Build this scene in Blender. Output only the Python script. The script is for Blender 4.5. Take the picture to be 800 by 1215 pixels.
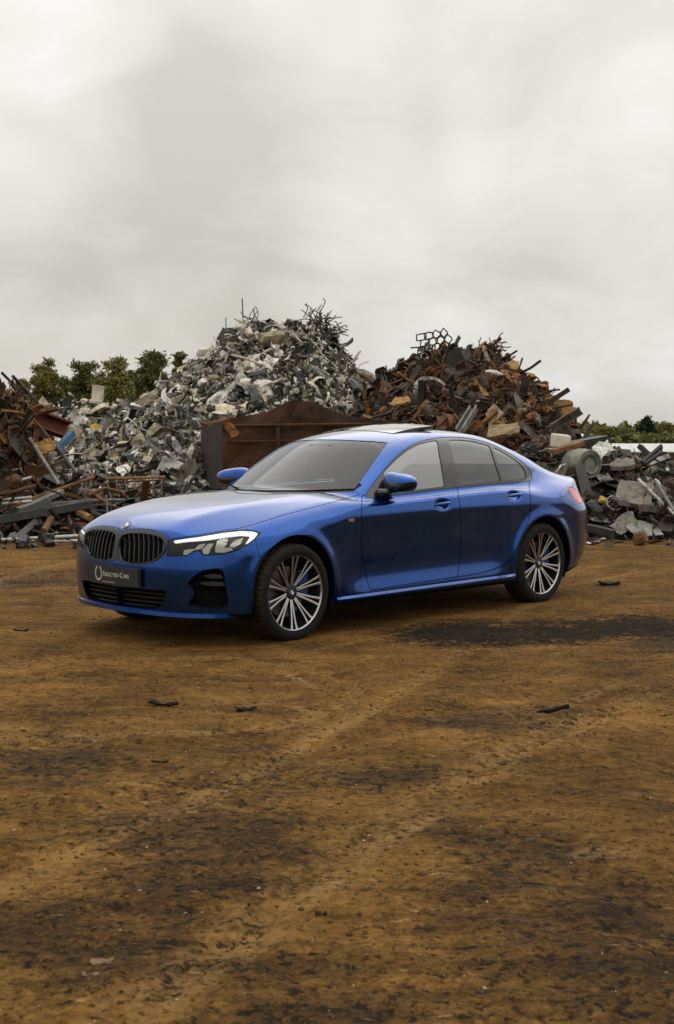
import bpy, bmesh, math, random
import numpy as np
from mathutils import Vector, Matrix, noise as mnoise

for _o in list(bpy.data.objects):
    bpy.data.objects.remove(_o)
SC = bpy.context.scene
COL = SC.collection
R = math.radians

# ------------------------------------------------------------------ camera
CAM_F, CAM_H, CAM_PITCH = 1589.84, 1.3977, -0.05916      # focal length in pixels of the 800x1215 photo, height, pitch
CAR_X, CAR_Y, CAR_YAW = -0.9173, 9.5804, 0.80519         # car frame origin = ground under the front axle
_cd = bpy.data.cameras.new('camera')
_cam = bpy.data.objects.new('camera', _cd)
COL.objects.link(_cam)
_cam.location = (0, 0, CAM_H)
_cam.rotation_euler = (math.pi/2 + CAM_PITCH, 0, 0)
_cd.sensor_fit = 'VERTICAL'
_cd.sensor_height = 36.0
_cd.sensor_width = 24.0
_cd.lens = CAM_F/1215*36.0
_cd.clip_start = 0.05
_cd.clip_end = 3000
_cd.dof.use_dof = True
_cd.dof.focus_distance = 9.4
_cd.dof.aperture_fstop = 7.1
SC.camera = _cam

# ------------------------------------------------------------------ sky, sun, exposure
W = bpy.data.worlds.new('World')
SC.world = W
W.use_nodes = True
nt = W.node_tree
nt.nodes.clear()
SUN_EL, SUN_AZ = R(58), R(28)       # azimuth measured from +Y towards +X
def _n(t, **kw):
    n = nt.nodes.new(t)
    for k, v in kw.items():
        setattr(n, k, v)
    return n
out = _n('ShaderNodeOutputWorld')
bg = _n('ShaderNodeBackground')
nt.links.new(bg.outputs[0], out.inputs[0])
sky = _n('ShaderNodeTexSky', sky_type='NISHITA', sun_disc=False, sun_elevation=SUN_EL, sun_rotation=SUN_AZ, air_density=1.0, dust_density=3.0)
tc = _n('ShaderNodeTexCoord')
sep = _n('ShaderNodeSeparateXYZ'); nt.links.new(tc.outputs['Generated'], sep.inputs[0])
# project the direction on a cloud deck so that clouds flatten out towards the horizon
def _m(op, a, b=None, clamp=False):
    n = _n('ShaderNodeMath', operation=op, use_clamp=clamp)
    for i, v in enumerate((a, b)):
        if v is None: continue
        if hasattr(v, 'is_linked'): nt.links.new(v, n.inputs[i])
        else: n.inputs[i].default_value = v
    return n.outputs[0]
den = _m('ADD', _m('ABSOLUTE', sep.outputs[2]), 0.42)
comb = _n('ShaderNodeCombineXYZ')
nt.links.new(_m('DIVIDE', sep.outputs[0], den), comb.inputs[0])
nt.links.new(_m('DIVIDE', sep.outputs[1], den), comb.inputs[1])
comb.inputs[2].default_value = 3.1
def _noise(scale, detail, rough, dist):
    n = _n('ShaderNodeTexNoise')
    n.inputs['Scale'].default_value = scale
    n.inputs['Detail'].default_value = detail
    n.inputs['Roughness'].default_value = rough
    n.inputs['Distortion'].default_value = dist
    nt.links.new(comb.outputs[0], n.inputs['Vector'])
    return n.outputs['Fac']
big = _noise(1.5, 3.0, 0.5, 0.5)
mid = _noise(3.6, 6.0, 0.55, 0.7)
mixv = _m('ADD', _m('MULTIPLY', big, 0.62), _m('MULTIPLY', mid, 0.38))
ramp = _n('ShaderNodeValToRGB')
nt.links.new(mixv, ramp.inputs[0])
cr = ramp.color_ramp
cr.elements[0].position = 0.33; cr.elements[0].color = (0.61, 0.59, 0.53, 1)
cr.elements[1].position = 0.65; cr.elements[1].color = (1.0, 0.995, 0.985, 1)
e = cr.elements.new(0.46); e.color = (0.775, 0.75, 0.69, 1)
e = cr.elements.new(0.55); e.color = (0.87, 0.85, 0.815, 1)
# an overcast dome is brighter overhead than at the horizon
lum = _m('ADD', 0.80, _m('MULTIPLY', _m('POWER', _m('MAXIMUM', sep.outputs[2], 0.0), 0.8), 1.0))
vm = _n('ShaderNodeVectorMath', operation='SCALE')
nt.links.new(ramp.outputs[0], vm.inputs[0]); nt.links.new(lum, vm.inputs['Scale'])
vs = _n('ShaderNodeVectorMath', operation='SCALE'); vs.inputs['Scale'].default_value = 0.10
nt.links.new(sky.outputs[0], vs.inputs[0])
mx = _n('ShaderNodeMix', data_type='RGBA'); mx.inputs['Factor'].default_value = 0.93
nt.links.new(vs.outputs[0], mx.inputs['A']); nt.links.new(vm.outputs[0], mx.inputs['B'])
nt.links.new(mx.outputs['Result'], bg.inputs[0])
bg.inputs[1].default_value = 1.0

_sd = bpy.data.lights.new('sun', 'SUN')
_sun = bpy.data.objects.new('sun', _sd); COL.objects.link(_sun)
_sd.energy = 1.0
_sd.angle = R(90)
_sd.color = (1.0, 0.95, 0.87)
_dir = Vector((math.sin(SUN_AZ)*math.cos(SUN_EL), math.cos(SUN_AZ)*math.cos(SUN_EL), math.sin(SUN_EL)))
_sun.rotation_euler = _dir.to_track_quat('Z', 'Y').to_euler()
_sun.location = _dir*60

SC.render.engine = 'CYCLES'
SC.view_settings.view_transform = 'Standard'
SC.view_settings.look = 'None'
SC.view_settings.exposure = 0.0
SC.view_settings.gamma = 1.0

# ------------------------------------------------------------------ materials
MATS = {}
def mat(name, col, rough=0.5, metal=0.0, coat=0.0, coat_rough=0.03, spec=0.5, emit=None, emit_s=0.0):
    m = bpy.data.materials.new(name); m.use_nodes = True
    b = m.node_tree.nodes['Principled BSDF']
    b.inputs['Base Color'].default_value = (*col, 1)
    b.inputs['Roughness'].default_value = rough
    b.inputs['Metallic'].default_value = metal
    b.inputs['Coat Weight'].default_value = coat
    b.inputs['Coat Roughness'].default_value = coat_rough
    b.inputs['Specular IOR Level'].default_value = spec
    if emit:
        b.inputs['Emission Color'].default_value = (*emit, 1)
        b.inputs['Emission Strength'].default_value = emit_s
    MATS[name] = m
    return m
class NT:
    """small helper for node materials"""
    def __init__(self, m):
        self.t = m.node_tree; self.b = self.t.nodes['Principled BSDF']
    def n(self, t, ins=None, **kw):
        n = self.t.nodes.new(t)
        for k, v in kw.items(): setattr(n, k, v)
        for k, v in (ins or {}).items():
            s = n.inputs[k]
            if hasattr(v, 'is_linked'): self.t.links.new(v, s)
            else: s.default_value = v
        return n
    def noise(self, vec, scale, detail=4, rough=0.55, dist=0.0):
        return self.n('ShaderNodeTexNoise', {'Vector': vec, 'Scale': scale, 'Detail': detail, 'Roughness': rough, 'Distortion': dist}).outputs['Fac']
    def m(self, op, a, b=0.0, c=None, clamp=False):
        ins = {0: a, 1: b}
        if c is not None: ins[2] = c
        return self.n('ShaderNodeMath', ins, operation=op, use_clamp=clamp).outputs[0]
    def ramp(self, fac, stops):
        r = self.n('ShaderNodeValToRGB', {0: fac}); c = r.color_ramp
        c.elements[0].position, c.elements[0].color = stops[0][0], (*stops[0][1], 1)
        c.elements[1].position, c.elements[1].color = stops[-1][0], (*stops[-1][1], 1)
        for p, k in stops[1:-1]:
            e = c.elements.new(p); e.color = (*k, 1)
        return r.outputs[0]
    def mix(self, f, a, b, blend='MIX'):
        return self.n('ShaderNodeMix', {'Factor': f, 'A': a, 'B': b}, data_type='RGBA', blend_type=blend).outputs['Result']
    def link(self, o, name): self.t.links.new(o, self.b.inputs[name])
    def bump(self, h, strength, dist=0.02):
        o = self.n('ShaderNodeBump', {'Height': h, 'Strength': strength, 'Distance': dist}).outputs[0]
        self.link(o, 'Normal')
    def coord(self, kind='Object'):
        return self.n('ShaderNodeTexCoord').outputs[kind]

# ------------------------------------------------------------------ mesh helpers
def mesh_obj(name, verts, faces, m, parent=None, normals=None, smooth=True, mats=None, midx=None):
    me = bpy.data.meshes.new(name)
    verts = np.asarray(verts, float)
    if isinstance(faces, np.ndarray):
        k = faces.shape[1]; nf = len(faces)
        me.vertices.add(len(verts)); me.vertices.foreach_set('co', verts.ravel().astype(np.float32))
        me.loops.add(nf*k); me.loops.foreach_set('vertex_index', faces.ravel().astype(np.int32))
        me.polygons.add(nf); me.polygons.foreach_set('loop_start', np.arange(0, nf*k, k, dtype=np.int32))
        me.update(calc_edges=True); me.validate()
    else:
        me.from_pydata([tuple(v) for v in verts], [], [tuple(f) for f in faces]); me.update()
    if smooth and len(me.polygons):
        me.polygons.foreach_set('use_smooth', np.ones(len(me.polygons), bool))
    if normals is not None and len(me.vertices) == len(normals):
        me.normals_split_custom_set_from_vertices(np.asarray(normals, float).tolist())
    for q in (mats or [m]): me.materials.append(q)
    if midx is not None: me.polygons.foreach_set('material_index', np.asarray(midx, np.int32))
    o = bpy.data.objects.new(name, me); COL.objects.link(o)
    if parent is not None: o.parent = parent
    return o
def tag(o, label=None, cat=None, group=None, kind=None):
    if label: o['label'] = label
    if cat: o['category'] = cat
    if group: o['group'] = group
    if kind: o['kind'] = kind
    return o
def empty(name, loc, rz=0.0, parent=None):
    o = bpy.data.objects.new(name, None); COL.objects.link(o)
    o.location = loc; o.rotation_euler = (0, 0, rz); o.empty_display_size = 0.2
    if parent is not None: o.parent = parent
    return o
class MB:
    """collects faces; build() links them as one mesh"""
    def __init__(s): s.v = []; s.f = []
    def add(s, v, f):
        b = len(s.v); s.v += [tuple(p) for p in v]; s.f += [tuple(i+b for i in q) for q in f]
    def box(s, c, d, M=None, taper=1.0):
        v = []
        for z in (-1, 1):
            k = taper if z > 0 else 1.0
            for x, y in ((-1, -1), (1, -1), (1, 1), (-1, 1)):
                p = Vector((x*d[0]/2*k, y*d[1]/2*k, z*d[2]/2))
                if M: p = M @ p
                v.append(p + Vector(c))
        s.add(v, [(3, 2, 1, 0), (4, 5, 6, 7), (0, 1, 5, 4), (1, 2, 6, 5), (2, 3, 7, 6), (3, 0, 4, 7)])
    def tube(s, pts, rad, seg=8, cap=True):
        pts = [Vector(p) for p in pts]; n = len(pts)
        rr = rad if hasattr(rad, '__len__') else [rad]*n
        up = None; v = []; f = []
        for i, p in enumerate(pts):
            t = (pts[min(i+1, n-1)] - pts[max(i-1, 0)]).normalized()
            if up is None: up = t.orthogonal().normalized()
            up = (up - t*up.dot(t)); up = up.normalized() if up.length > 1e-6 else t.orthogonal().normalized()
            w = t.cross(up)
            for k in range(seg):
                a = 2*math.pi*k/seg
                v.append(p + (up*math.cos(a) + w*math.sin(a))*rr[i])
        for i in range(n-1):
            for k in range(seg):
                f.append((i*seg+k, i*seg+(k+1) % seg, (i+1)*seg+(k+1) % seg, (i+1)*seg+k))
        if cap:
            f.append(tuple(range(seg-1, -1, -1))); f.append(tuple((n-1)*seg+k for k in range(seg)))
        s.add(v, f)
    def lathe(s, prof, seg=64, axis='y'):
        """prof: list of (r, h); revolved about the y axis"""
        n = len(prof); v = []; f = []
        for k in range(seg):
            a = 2*math.pi*k/seg
            for r, h in prof:
                v.append((r*math.cos(a), h, r*math.sin(a)))
        for k in range(seg):
            for i in range(n-1):
                a, b = k*n+i, ((k+1) % seg)*n+i
                f.append((a, a+1, b+1, b))
        s.add(v, f)
    def build(s, name, m, parent=None, smooth=False, angle=None):
        o = mesh_obj(name, s.v, s.f, m, parent, smooth=smooth or angle is not None)
        if angle is not None: o.data.set_sharp_from_angle(angle=R(angle))
        return o
# ------------------------------------------------------------------ the car: outer skin as a smooth implicit surface
# car frame: x rearwards from the front axle, y to the far (right-hand) side, z up; the near side is y < 0
def spl(xs, ys):
    """natural cubic spline, tabulated finely"""
    xs = np.array(xs, float); ys = np.array(ys, float); n = len(xs)
    h = np.diff(xs); A = np.eye(n); b = np.zeros(n)
    for i in range(1, n-1):
        A[i, i-1], A[i, i], A[i, i+1] = h[i-1], 2*(h[i-1]+h[i]), h[i]
        b[i] = 6*((ys[i+1]-ys[i])/h[i] - (ys[i]-ys[i-1])/h[i-1])
    M = np.linalg.solve(A, b)
    t = np.linspace(xs[0], xs[-1], 24000); i = np.clip(np.searchsorted(xs, t)-1, 0, n-2)
    a = (xs[i+1]-t)/h[i]; c = (t-xs[i])/h[i]
    v = a*ys[i] + c*ys[i+1] + ((a**3-a)*M[i] + (c**3-c)*M[i+1])*h[i]**2/6
    # linear continuation outside
    s0 = (v[1]-v[0])/(t[1]-t[0]); s1 = (v[-1]-v[-2])/(t[1]-t[0])
    t = np.concatenate([[t[0]-3], t, [t[-1]+3]]); v = np.concatenate([[v[0]-3*s0], v, [v[-1]+3*s1]])
    return lambda q: np.interp(q, t, v)
def sstep(a, b, x):
    t = np.clip((x-a)/(b-a), 0, 1); return t*t*(3-2*t)
def smax(a, b, k):
    h = np.maximum(k-np.abs(a-b), 0)/k; return np.maximum(a, b) + h*h*k*0.25
def smin(a, b, k): return -smax(-a, -b, k)

WB, RT = 2.851, 0.331                                      # wheelbase, tyre radius
Wp = spl([-.8, -.6, -.4, -.2, 0, .5, 1, 1.6, 2.2, 2.85, 3.2, 3.5, 3.7, 3.9], [.80, .845, .872, .887, .893, .888, .888, .893, .902, .911, .905, .885, .86, .82])
Cz = spl([-.8, -.4, 0, .66, 1.7, 2.7, 3.4, 3.9], [.70, .745, .775, .797, .812, .812, .80, .77])
Pl = spl([-.75, -.62, -.56, -.51, -.45, -.38, -.28, -.12, 0], [-.12, -.040, -.022, -.026, -.036, -.039, -.032, -.017, 0])
Pp = spl([-.75, -.6, -.4, -.2, 0], [-.06, -.028, -.016, -.012, 0])
Zc = spl([-.95, -.82, -.72, -.6, -.45, -.25, 0, .3, .55, .8, 1.5, 2.5, 3.0, 3.3, 3.6, 3.85, 4.0], [.62, .722, .782, .835, .876, .913, .946, .974, .988, .985, 1.0, 1.03, 1.045, 1.05, 1.048, 1.04, 1.02])
Ac = spl([-.9, -.7, -.4, 0, .6, 1.0], [.40, .44, .49, .55, .63, .66])
X0 = spl([.1, .2, .28, .4, .5, .6, .68, .74, .79, .85], [-.70, -.79, -.815, -.825, -.825, -.815, -.80, -.77, -.71, -.60])
Pf = spl([0, .2, .4, .55, .65, .74, .81, .86, .90, .94], [0, .010, .040, .085, .135, .205, .29, .39, .52, .75])
X1 = spl([.15, .25, .35, .5, .62, .75, .9, 1.0, 1.06, 1.12], [3.60, 3.76, 3.85, 3.90, 3.905, 3.885, 3.855, 3.85, 3.86, 3.86])
Pr = spl([0, .3, .5, .65, .75, .82, .87, .91, .95], [0, .012, .045, .11, .20, .31, .44, .60, .85])
Rc = spl([.2, .5, .75, 1.0, 1.22, 1.38, 1.6, 1.85, 2.1, 2.35, 2.6, 2.85, 3.1, 3.35, 3.6, 3.8], [.80, .965, 1.10, 1.238, 1.345, 1.39, 1.424, 1.438, 1.437, 1.426, 1.384, 1.305, 1.21, 1.11, 1.01, .93])
Gb = spl([.2, .7, 1.2, 1.8, 2.4, 2.8, 3.1, 3.4, 3.7], [.735, .785, .805, .812, .80, .772, .73, .672, .60])
HANDLES = ((1.555, .858), (2.452, .895))

def F(p):
    x, a, z = p[:, 0], np.abs(p[:, 1]), p[:, 2]
    cz = Cz(x); t = z-cz; wp = Wp(x)
    m = sstep(.42, .75, x)*(1-sstep(2.15, 2.45, x))
    lowp = Pl(t)*m + Pp(t)*(1-m)
    wl = wp + lowp
    # wheel arch flares
    for wx in (0, WB):
        rr = np.sqrt((x-wx)**2 + (z-RT)**2)
        wl = wl + .016*np.exp(-((rr-.385)/.055)**2)*sstep(.2, .35, z)
    # recessed cups behind the door handles
    dent = 0
    for hx, hz in HANDLES:
        dent = dent + .026*np.exp(-(((x-hx)/.080)**2 + ((z-hz)/.036)**2)**2)
    tt = np.maximum(t, -.2)
    wu = wp + .002 - (.15*tt + .85*tt*np.abs(tt)) - dent
    side = smax(a-(wl-dent), a-wu, .007)
    # hood / deck
    zc = Zc(x); ac = Ac(x)
    t1 = zc - .032*(a/.6)**2
    s = .38 - .18*sstep(-.6, .5, x)
    t2 = zc - .032*(ac/.6)**2 - s*(a-ac) - .15*np.maximum(a-ac, 0)**2
    th = smin(t1, t2, .012)
    td = zc - .062*(a/.7)**2 - .25*np.maximum(a-.62, 0)**2
    w = sstep(2.2, 2.9, x)
    top = z - (th*(1-w) + td*w)
    kk = .10*(1-sstep(.3, .75, x)) + .028 + .09*sstep(2.5, 3.1, x)
    body = smax(side, top, kk)
    front = X0(z) + Pf(a) - x
    rear = x - (X1(z) - Pr(a)*(1+.75*sstep(.72, 1.0, z)))
    body = smax(body, front, .022)
    body = smax(body, rear, .05)
    bot = np.where(x < 1, .205 - .02*sstep(-.3, .2, x), .185 + .085*sstep(2.9, 3.7, x)) - z
    body = smax(body, bot, .02)
    # greenhouse
    fsh = 1-sstep(1.25, 2.0, x); rsh = sstep(2.2, 2.8, x)
    xx = x - .24*a*a*fsh + .16*a*a*rsh
    cr = .058*(a/.6)**2*(1-.45*sstep(2.5, 3.1, x))
    roof = z - (Rc(xx) - cr)
    dz = z-.96
    ga = a - (Gb(x) - .30*dz - .33*dz*np.abs(dz))
    gh = smax(roof, ga, .10)
    gh = np.maximum(gh, .80-z)
    return smin(body, gh, .022 + .11*sstep(2.55, 3.15, x))
def gradF(p, e=.0015):
    g = np.empty_like(p)
    for k in range(3):
        d = np.zeros(3); d[k] = e
        g[:, k] = (F(p+d)-F(p-d))/(2*e)
    return g
def surface(h=.0125):
    lo = np.array([-.90, -1.0, .13]); hi = np.array([4.0, .03, 1.50])
    n = np.ceil((hi-lo)/h).astype(int)+1
    ax = [lo[k]+h*np.arange(n[k]) for k in range(3)]
    V = np.empty(n, np.float32)
    yy, zz = np.meshgrid(ax[1], ax[2], indexing='ij')
    for i0 in range(0, n[0], 40):
        xs = ax[0][i0:i0+40]
        q = np.empty((len(xs),)+yy.shape+(3,))
        q[..., 0] = xs[:, None, None]; q[..., 1] = yy; q[..., 2] = zz
        V[i0:i0+40] = F(q.reshape(-1, 3)).reshape(q.shape[:3])
    S = V < 0
    c = [S[i:n[0]-1+i, j:n[1]-1+j, k:n[2]-1+k] for i in (0, 1) for j in (0, 1) for k in (0, 1)]
    cnt = sum(q.astype(np.int8) for q in c)
    act = (cnt > 0) & (cnt < 8)
    idx = -np.ones(act.shape, np.int64); cells = np.argwhere(act); idx[act] = np.arange(len(cells))
    P = np.zeros((len(cells), 3)); C = np.zeros(len(cells))
    corners = [(i, j, k) for i in (0, 1) for j in (0, 1) for k in (0, 1)]
    for A in corners:
        for d in range(3):
            if A[d]: continue
            B = list(A); B[d] = 1
            va = V[tuple((cells+A).T)]; vb = V[tuple((cells+np.array(B)).T)]
            s = (va < 0) != (vb < 0)
            tt = va[s]/(va[s]-vb[s])
            pt = (cells[s]+np.array(A)).astype(float); pt[:, d] += tt
            P[s] += pt; C[s] += 1
    P = lo + h*P/C[:, None]
    quads = []
    for d in range(3):
        o = [0, 0, 0]; o[d] = 1
        e1, e2 = (d+1) % 3, (d+2) % 3
        sl0 = S[:n[0]-o[0], :n[1]-o[1], :n[2]-o[2]]; sl1 = S[o[0]:, o[1]:, o[2]:]
        E = np.argwhere(sl0 != sl1)
        ok = (E[:, e1] > 0) & (E[:, e2] > 0) & (E[:, e1] < n[e1]-1) & (E[:, e2] < n[e2]-1)
        E = E[ok]; ins = sl0[tuple(E.T)]
        def cell(a, b):
            q = E.copy(); q[:, e1] -= a; q[:, e2] -= b; return idx[tuple(q.T)]
        Q = np.stack([cell(1, 1), cell(0, 1), cell(0, 0), cell(1, 0)], 1)
        Q[~ins] = Q[~ins][:, ::-1]
        quads.append(Q)
    Q = np.concatenate(quads); Q = Q[(Q >= 0).all(1)]
    T = np.concatenate([Q[:, [0, 1, 2]], Q[:, [0, 2, 3]]])
    ed = np.concatenate([T[:, [0, 1]], T[:, [1, 2]], T[:, [2, 0]]])
    for it in range(4):
        if it:
            s = np.zeros_like(P); c_ = np.zeros(len(P))
            np.add.at(s, ed[:, 0], P[ed[:, 1]]); np.add.at(c_, ed[:, 0], 1)
            s2 = s/np.maximum(c_, 1)[:, None]
            P = np.where(c_[:, None] > 0, .5*P+.5*s2, P)
        for _ in range(3):
            g = gradF(P); f = F(P)
            st = f/np.maximum((g*g).sum(1), .2)
            P = P - np.clip(st, -.01, .01)[:, None]*g
    N = gradF(P, .006); N /= np.linalg.norm(N, axis=1)[:, None]
    return [P, N, T]

def clip(M, f):
    """split a triangle mesh at f = 0 -> (f<0 part, f>0 part)"""
    P, N, T = M
    f = np.where(np.abs(f) < 1e-6, 1e-6, f)
    s = f < 0; ts = s[T]; k = ts.sum(1)
    inn = [T[k == 3]]; outn = [T[k == 0]]
    mx = (k == 1) | (k == 2)
    if mx.any():
        Tm = T[mx].copy(); sm = ts[mx]; one = sm.sum(1) == 1
        lone = np.where(one, sm.argmax(1), (~sm).argmax(1))
        r = (lone[:, None] + np.arange(3)) % 3
        Tm = np.take_along_axis(Tm, r, 1)            # lone vertex first
        A, B, C = Tm.T
        e = np.concatenate([np.stack([A, B], 1), np.stack([A, C], 1)]); es = np.sort(e, 1)
        u, inv = np.unique(es, axis=0, return_inverse=True); inv = inv.ravel()
        w = f[u[:, 0]]/(f[u[:, 0]]-f[u[:, 1]])
        NP = P[u[:, 0]]*(1-w)[:, None] + P[u[:, 1]]*w[:, None]
        NN = N[u[:, 0]]*(1-w)[:, None] + N[u[:, 1]]*w[:, None]
        NN /= np.maximum(np.linalg.norm(NN, axis=1), 1e-9)[:, None]
        b = len(P); nA = b+inv[:len(A)]; nB = b+inv[len(A):]
        P = np.concatenate([P, NP]); N = np.concatenate([N, NN])
        t1 = np.stack([A, nA, nB], 1); t2 = np.stack([nA, B, C], 1); t3 = np.stack([nA, C, nB], 1)
        inn += [t1[one], t2[~one], t3[~one]]; outn += [t1[~one], t2[one], t3[one]]
    def comp(Ts):
        Ts = np.concatenate(Ts)
        if len(Ts) == 0: return [np.zeros((0, 3)), np.zeros((0, 3)), np.zeros((0, 3), int)]
        u, inv = np.unique(Ts, return_inverse=True)
        return [P[u], N[u], inv.reshape(-1, 3)]
    return comp(inn), comp(outn)
def take(M, fn, gap=.0025):
    a, r = clip(M, fn(M[0])+gap)
    if gap > 0: _, r = clip(r, fn(r[0])-gap)
    return a, r
_c, _s = math.cos(CAR_YAW), math.sin(CAR_YAW)
def topx(p):
    """car frame -> pixels of the photograph"""
    X = CAR_X + _c*p[:, 0] - _s*p[:, 1]; Y = CAR_Y + _s*p[:, 0] + _c*p[:, 1]; Z = p[:, 2]-CAM_H
    d = Y*math.cos(CAM_PITCH) + Z*math.sin(CAM_PITCH); u = -Y*math.sin(CAM_PITCH) + Z*math.cos(CAM_PITCH)
    return np.stack([400+CAM_F*X/d, 607.5-CAM_F*u/d], 1)
def ray(px):
    x = (px[0]-400)/CAM_F; y = -(px[1]-607.5)/CAM_F
    D = np.array([x, math.cos(CAM_PITCH)-y*math.sin(CAM_PITCH), math.sin(CAM_PITCH)+y*math.cos(CAM_PITCH)])
    O = np.array([-CAR_X, -CAR_Y])
    o = np.array([_c*O[0]+_s*O[1], -_s*O[0]+_c*O[1], CAM_H]); d = np.array([_c*D[0]+_s*D[1], -_s*D[0]+_c*D[1], D[2]])
    return o, d/np.linalg.norm(d)
def hit(px):
    """point of the car's skin seen at a pixel"""
    o, d = ray(px); t = np.linspace(5.5, 14, 4000); f = F(o+t[:, None]*d)
    i = np.argmax(f < 0)
    if i == 0: return None
    a, b = t[i-1], t[i]
    for _ in range(30):
        m = (a+b)/2
        if F((o+m*d)[None])[0] < 0: b = m
        else: a = m
    return o+a*d
def poly_sdf(q, poly):
    poly = np.asarray(poly, float); d = np.full(len(q), 1e9); ins = np.zeros(len(q), bool)
    for i in range(len(poly)):
        a, b = poly[i], poly[(i+1) % len(poly)]
        e = b-a; w = q-a
        t = np.clip((w@e)/max(e@e, 1e-9), 0, 1)
        d = np.minimum(d, ((w-t[:, None]*e)**2).sum(1))
        c = ((a[1] <= q[:, 1]) != (b[1] <= q[:, 1]))
        with np.errstate(divide='ignore', invalid='ignore'):
            xi = a[0] + (q[:, 1]-a[1])*e[0]/(e[1] if e[1] != 0 else 1e-9)
        ins ^= c & (q[:, 0] < xi)
    d = np.sqrt(d); return np.where(ins, -d, d)
def rounded(poly, it=2):
    p = np.asarray(poly, float)
    for _ in range(it):
        n = np.roll(p, -1, 0); p = np.stack([.75*p+.25*n, .25*p+.75*n], 1).reshape(-1, 2)
    return p
def softened(poly, r=2.5):
    p = np.asarray(poly, float); out_ = []
    for i in range(len(p)):
        a, b, c = p[i-1], p[i], p[(i+1) % len(p)]; la, lc = np.linalg.norm(a-b), np.linalg.norm(c-b)
        u = b+(a-b)*min(r/la, .33); w = b+(c-b)*min(r/lc, .33)
        out_ += [u, .25*u+.5*b+.25*w, w]
    return np.array(out_)
def largest(M):
    P, N, T = M; lab = np.arange(len(P))
    for _ in range(400):
        m = lab[T].min(1); new = lab.copy()
        for k in range(3): np.minimum.at(new, T[:, k], m)
        new = new[new]
        if (new == lab).all(): break
        lab = new
    u, c = np.unique(lab[T[:, 0]], return_counts=True); T = T[lab[T[:, 0]] == u[c.argmax()]]
    u, inv = np.unique(T, return_inverse=True); return [P[u], N[u], inv.reshape(-1, 3)]
def pxf(poly, cond=None, rnd=0):
    pl = softened(poly) if rnd == 's' else rounded(poly, rnd) if rnd else np.asarray(poly, float)
    def fn(P):
        f = poly_sdf(topx(P), pl)/155.
        return f if cond is None else np.maximum(f, cond(P))
    return fn
def mirrored(M):
    s = np.array([1, -1, 1.]); return [M[0]*s, M[1]*s, M[2][:, ::-1]]
def joined(*Ms):
    P = []; N = []; T = []; b = 0
    for m in Ms:
        P.append(m[0]); N.append(m[1]); T.append(m[2]+b); b += len(m[0])
    return [np.concatenate(P), np.concatenate(N), np.concatenate(T)]
def weld(M):
    k = np.round(M[0]*2e4).astype(np.int64); u, i, inv = np.unique(k, axis=0, return_index=True, return_inverse=True)
    T = inv.ravel()[M[2]]; T = T[(T[:, 0] != T[:, 1]) & (T[:, 1] != T[:, 2]) & (T[:, 2] != T[:, 0])]
    return [M[0][i], M[1][i], T]
def offset(M, d): return [M[0]+M[1]*d, M[1], M[2]]
def rim_edges(T):
    e = np.concatenate([T[:, [0, 1]], T[:, [1, 2]], T[:, [2, 0]]])
    k = e.min(1)*np.int64(10**7)+e.max(1)
    u, i, c = np.unique(k, return_index=True, return_counts=True)
    return e[i[c == 1]]
def skirted(M, d, skip=None):
    """panel with its edges turned inwards by d"""
    P, N, T = M; E = rim_edges(T)
    if skip is not None: E = E[~skip(P[E[:, 0]], P[E[:, 1]])]
    u, inv = np.unique(E, return_inverse=True); inv = inv.reshape(-1, 2)
    lo = P[u]-N[u]*d; b = len(P)
    # separate copies of the rim so that the edge stays crisp
    a0 = b+inv[:, 0]; a1 = b+inv[:, 1]; l0 = a0+len(u); l1 = a1+len(u)
    T2 = np.concatenate([np.stack([a1, a0, l0], 1), np.stack([a1, l0, l1], 1)])
    en = np.zeros((len(u), 3)); dirv = P[E[:, 1]]-P[E[:, 0]]
    fn_ = np.cross(dirv, N[E[:, 0]]); 
    np.add.at(en, inv[:, 0], fn_); np.add.at(en, inv[:, 1], fn_)
    en /= np.maximum(np.linalg.norm(en, axis=1), 1e-9)[:, None]
    return [np.concatenate([P, P[u], lo]), np.concatenate([N, en, en]), np.concatenate([T, T2])]
def centre_edge(a, b): return (np.abs(a[:, 1]) < 1e-4) & (np.abs(b[:, 1]) < 1e-4)
# ------------------------------------------------------------------ car materials
PAINT = mat('blue metallic paint', (.0003, .058, .29), .19, .93, 1.0, .006)
PAINT.node_tree.nodes['Principled BSDF'].inputs['Coat IOR'].default_value = 1.40
GLOSSB = mat('gloss black trim', (.008, .008, .009), .18, 0, .5)
DCHROME = mat('dark chrome', (.055, .055, .06), .22, .85)
BLACK = mat('black plastic', (.012, .012, .012), .55)
CAVITY = mat('unlit black', (.004, .004, .004), .9, spec=.1)
ALU = mat('machined aluminium', (.50, .50, .51), .28, .9)
DARKRIM = mat('dark wheel paint', (.018, .018, .02), .3, .3)
CHROME = mat('chrome', (.85, .85, .86), .08, 1.0)
STEEL = mat('brake steel', (.20, .19, .18), .4, .9)
REDLAMP = mat('red lamp', (.55, .035, .04), .12, 0, .8, emit=(.9, .12, .12), emit_s=.10)
SEAT = mat('black leather', (.018, .018, .018), .5)
LEDW = mat('daytime running light', (.8, .8, .78), .2, emit=(1, .97, .90), emit_s=.9)
REFL = mat('headlight reflector', (.36, .34, .29), .10, 1.0)
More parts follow.
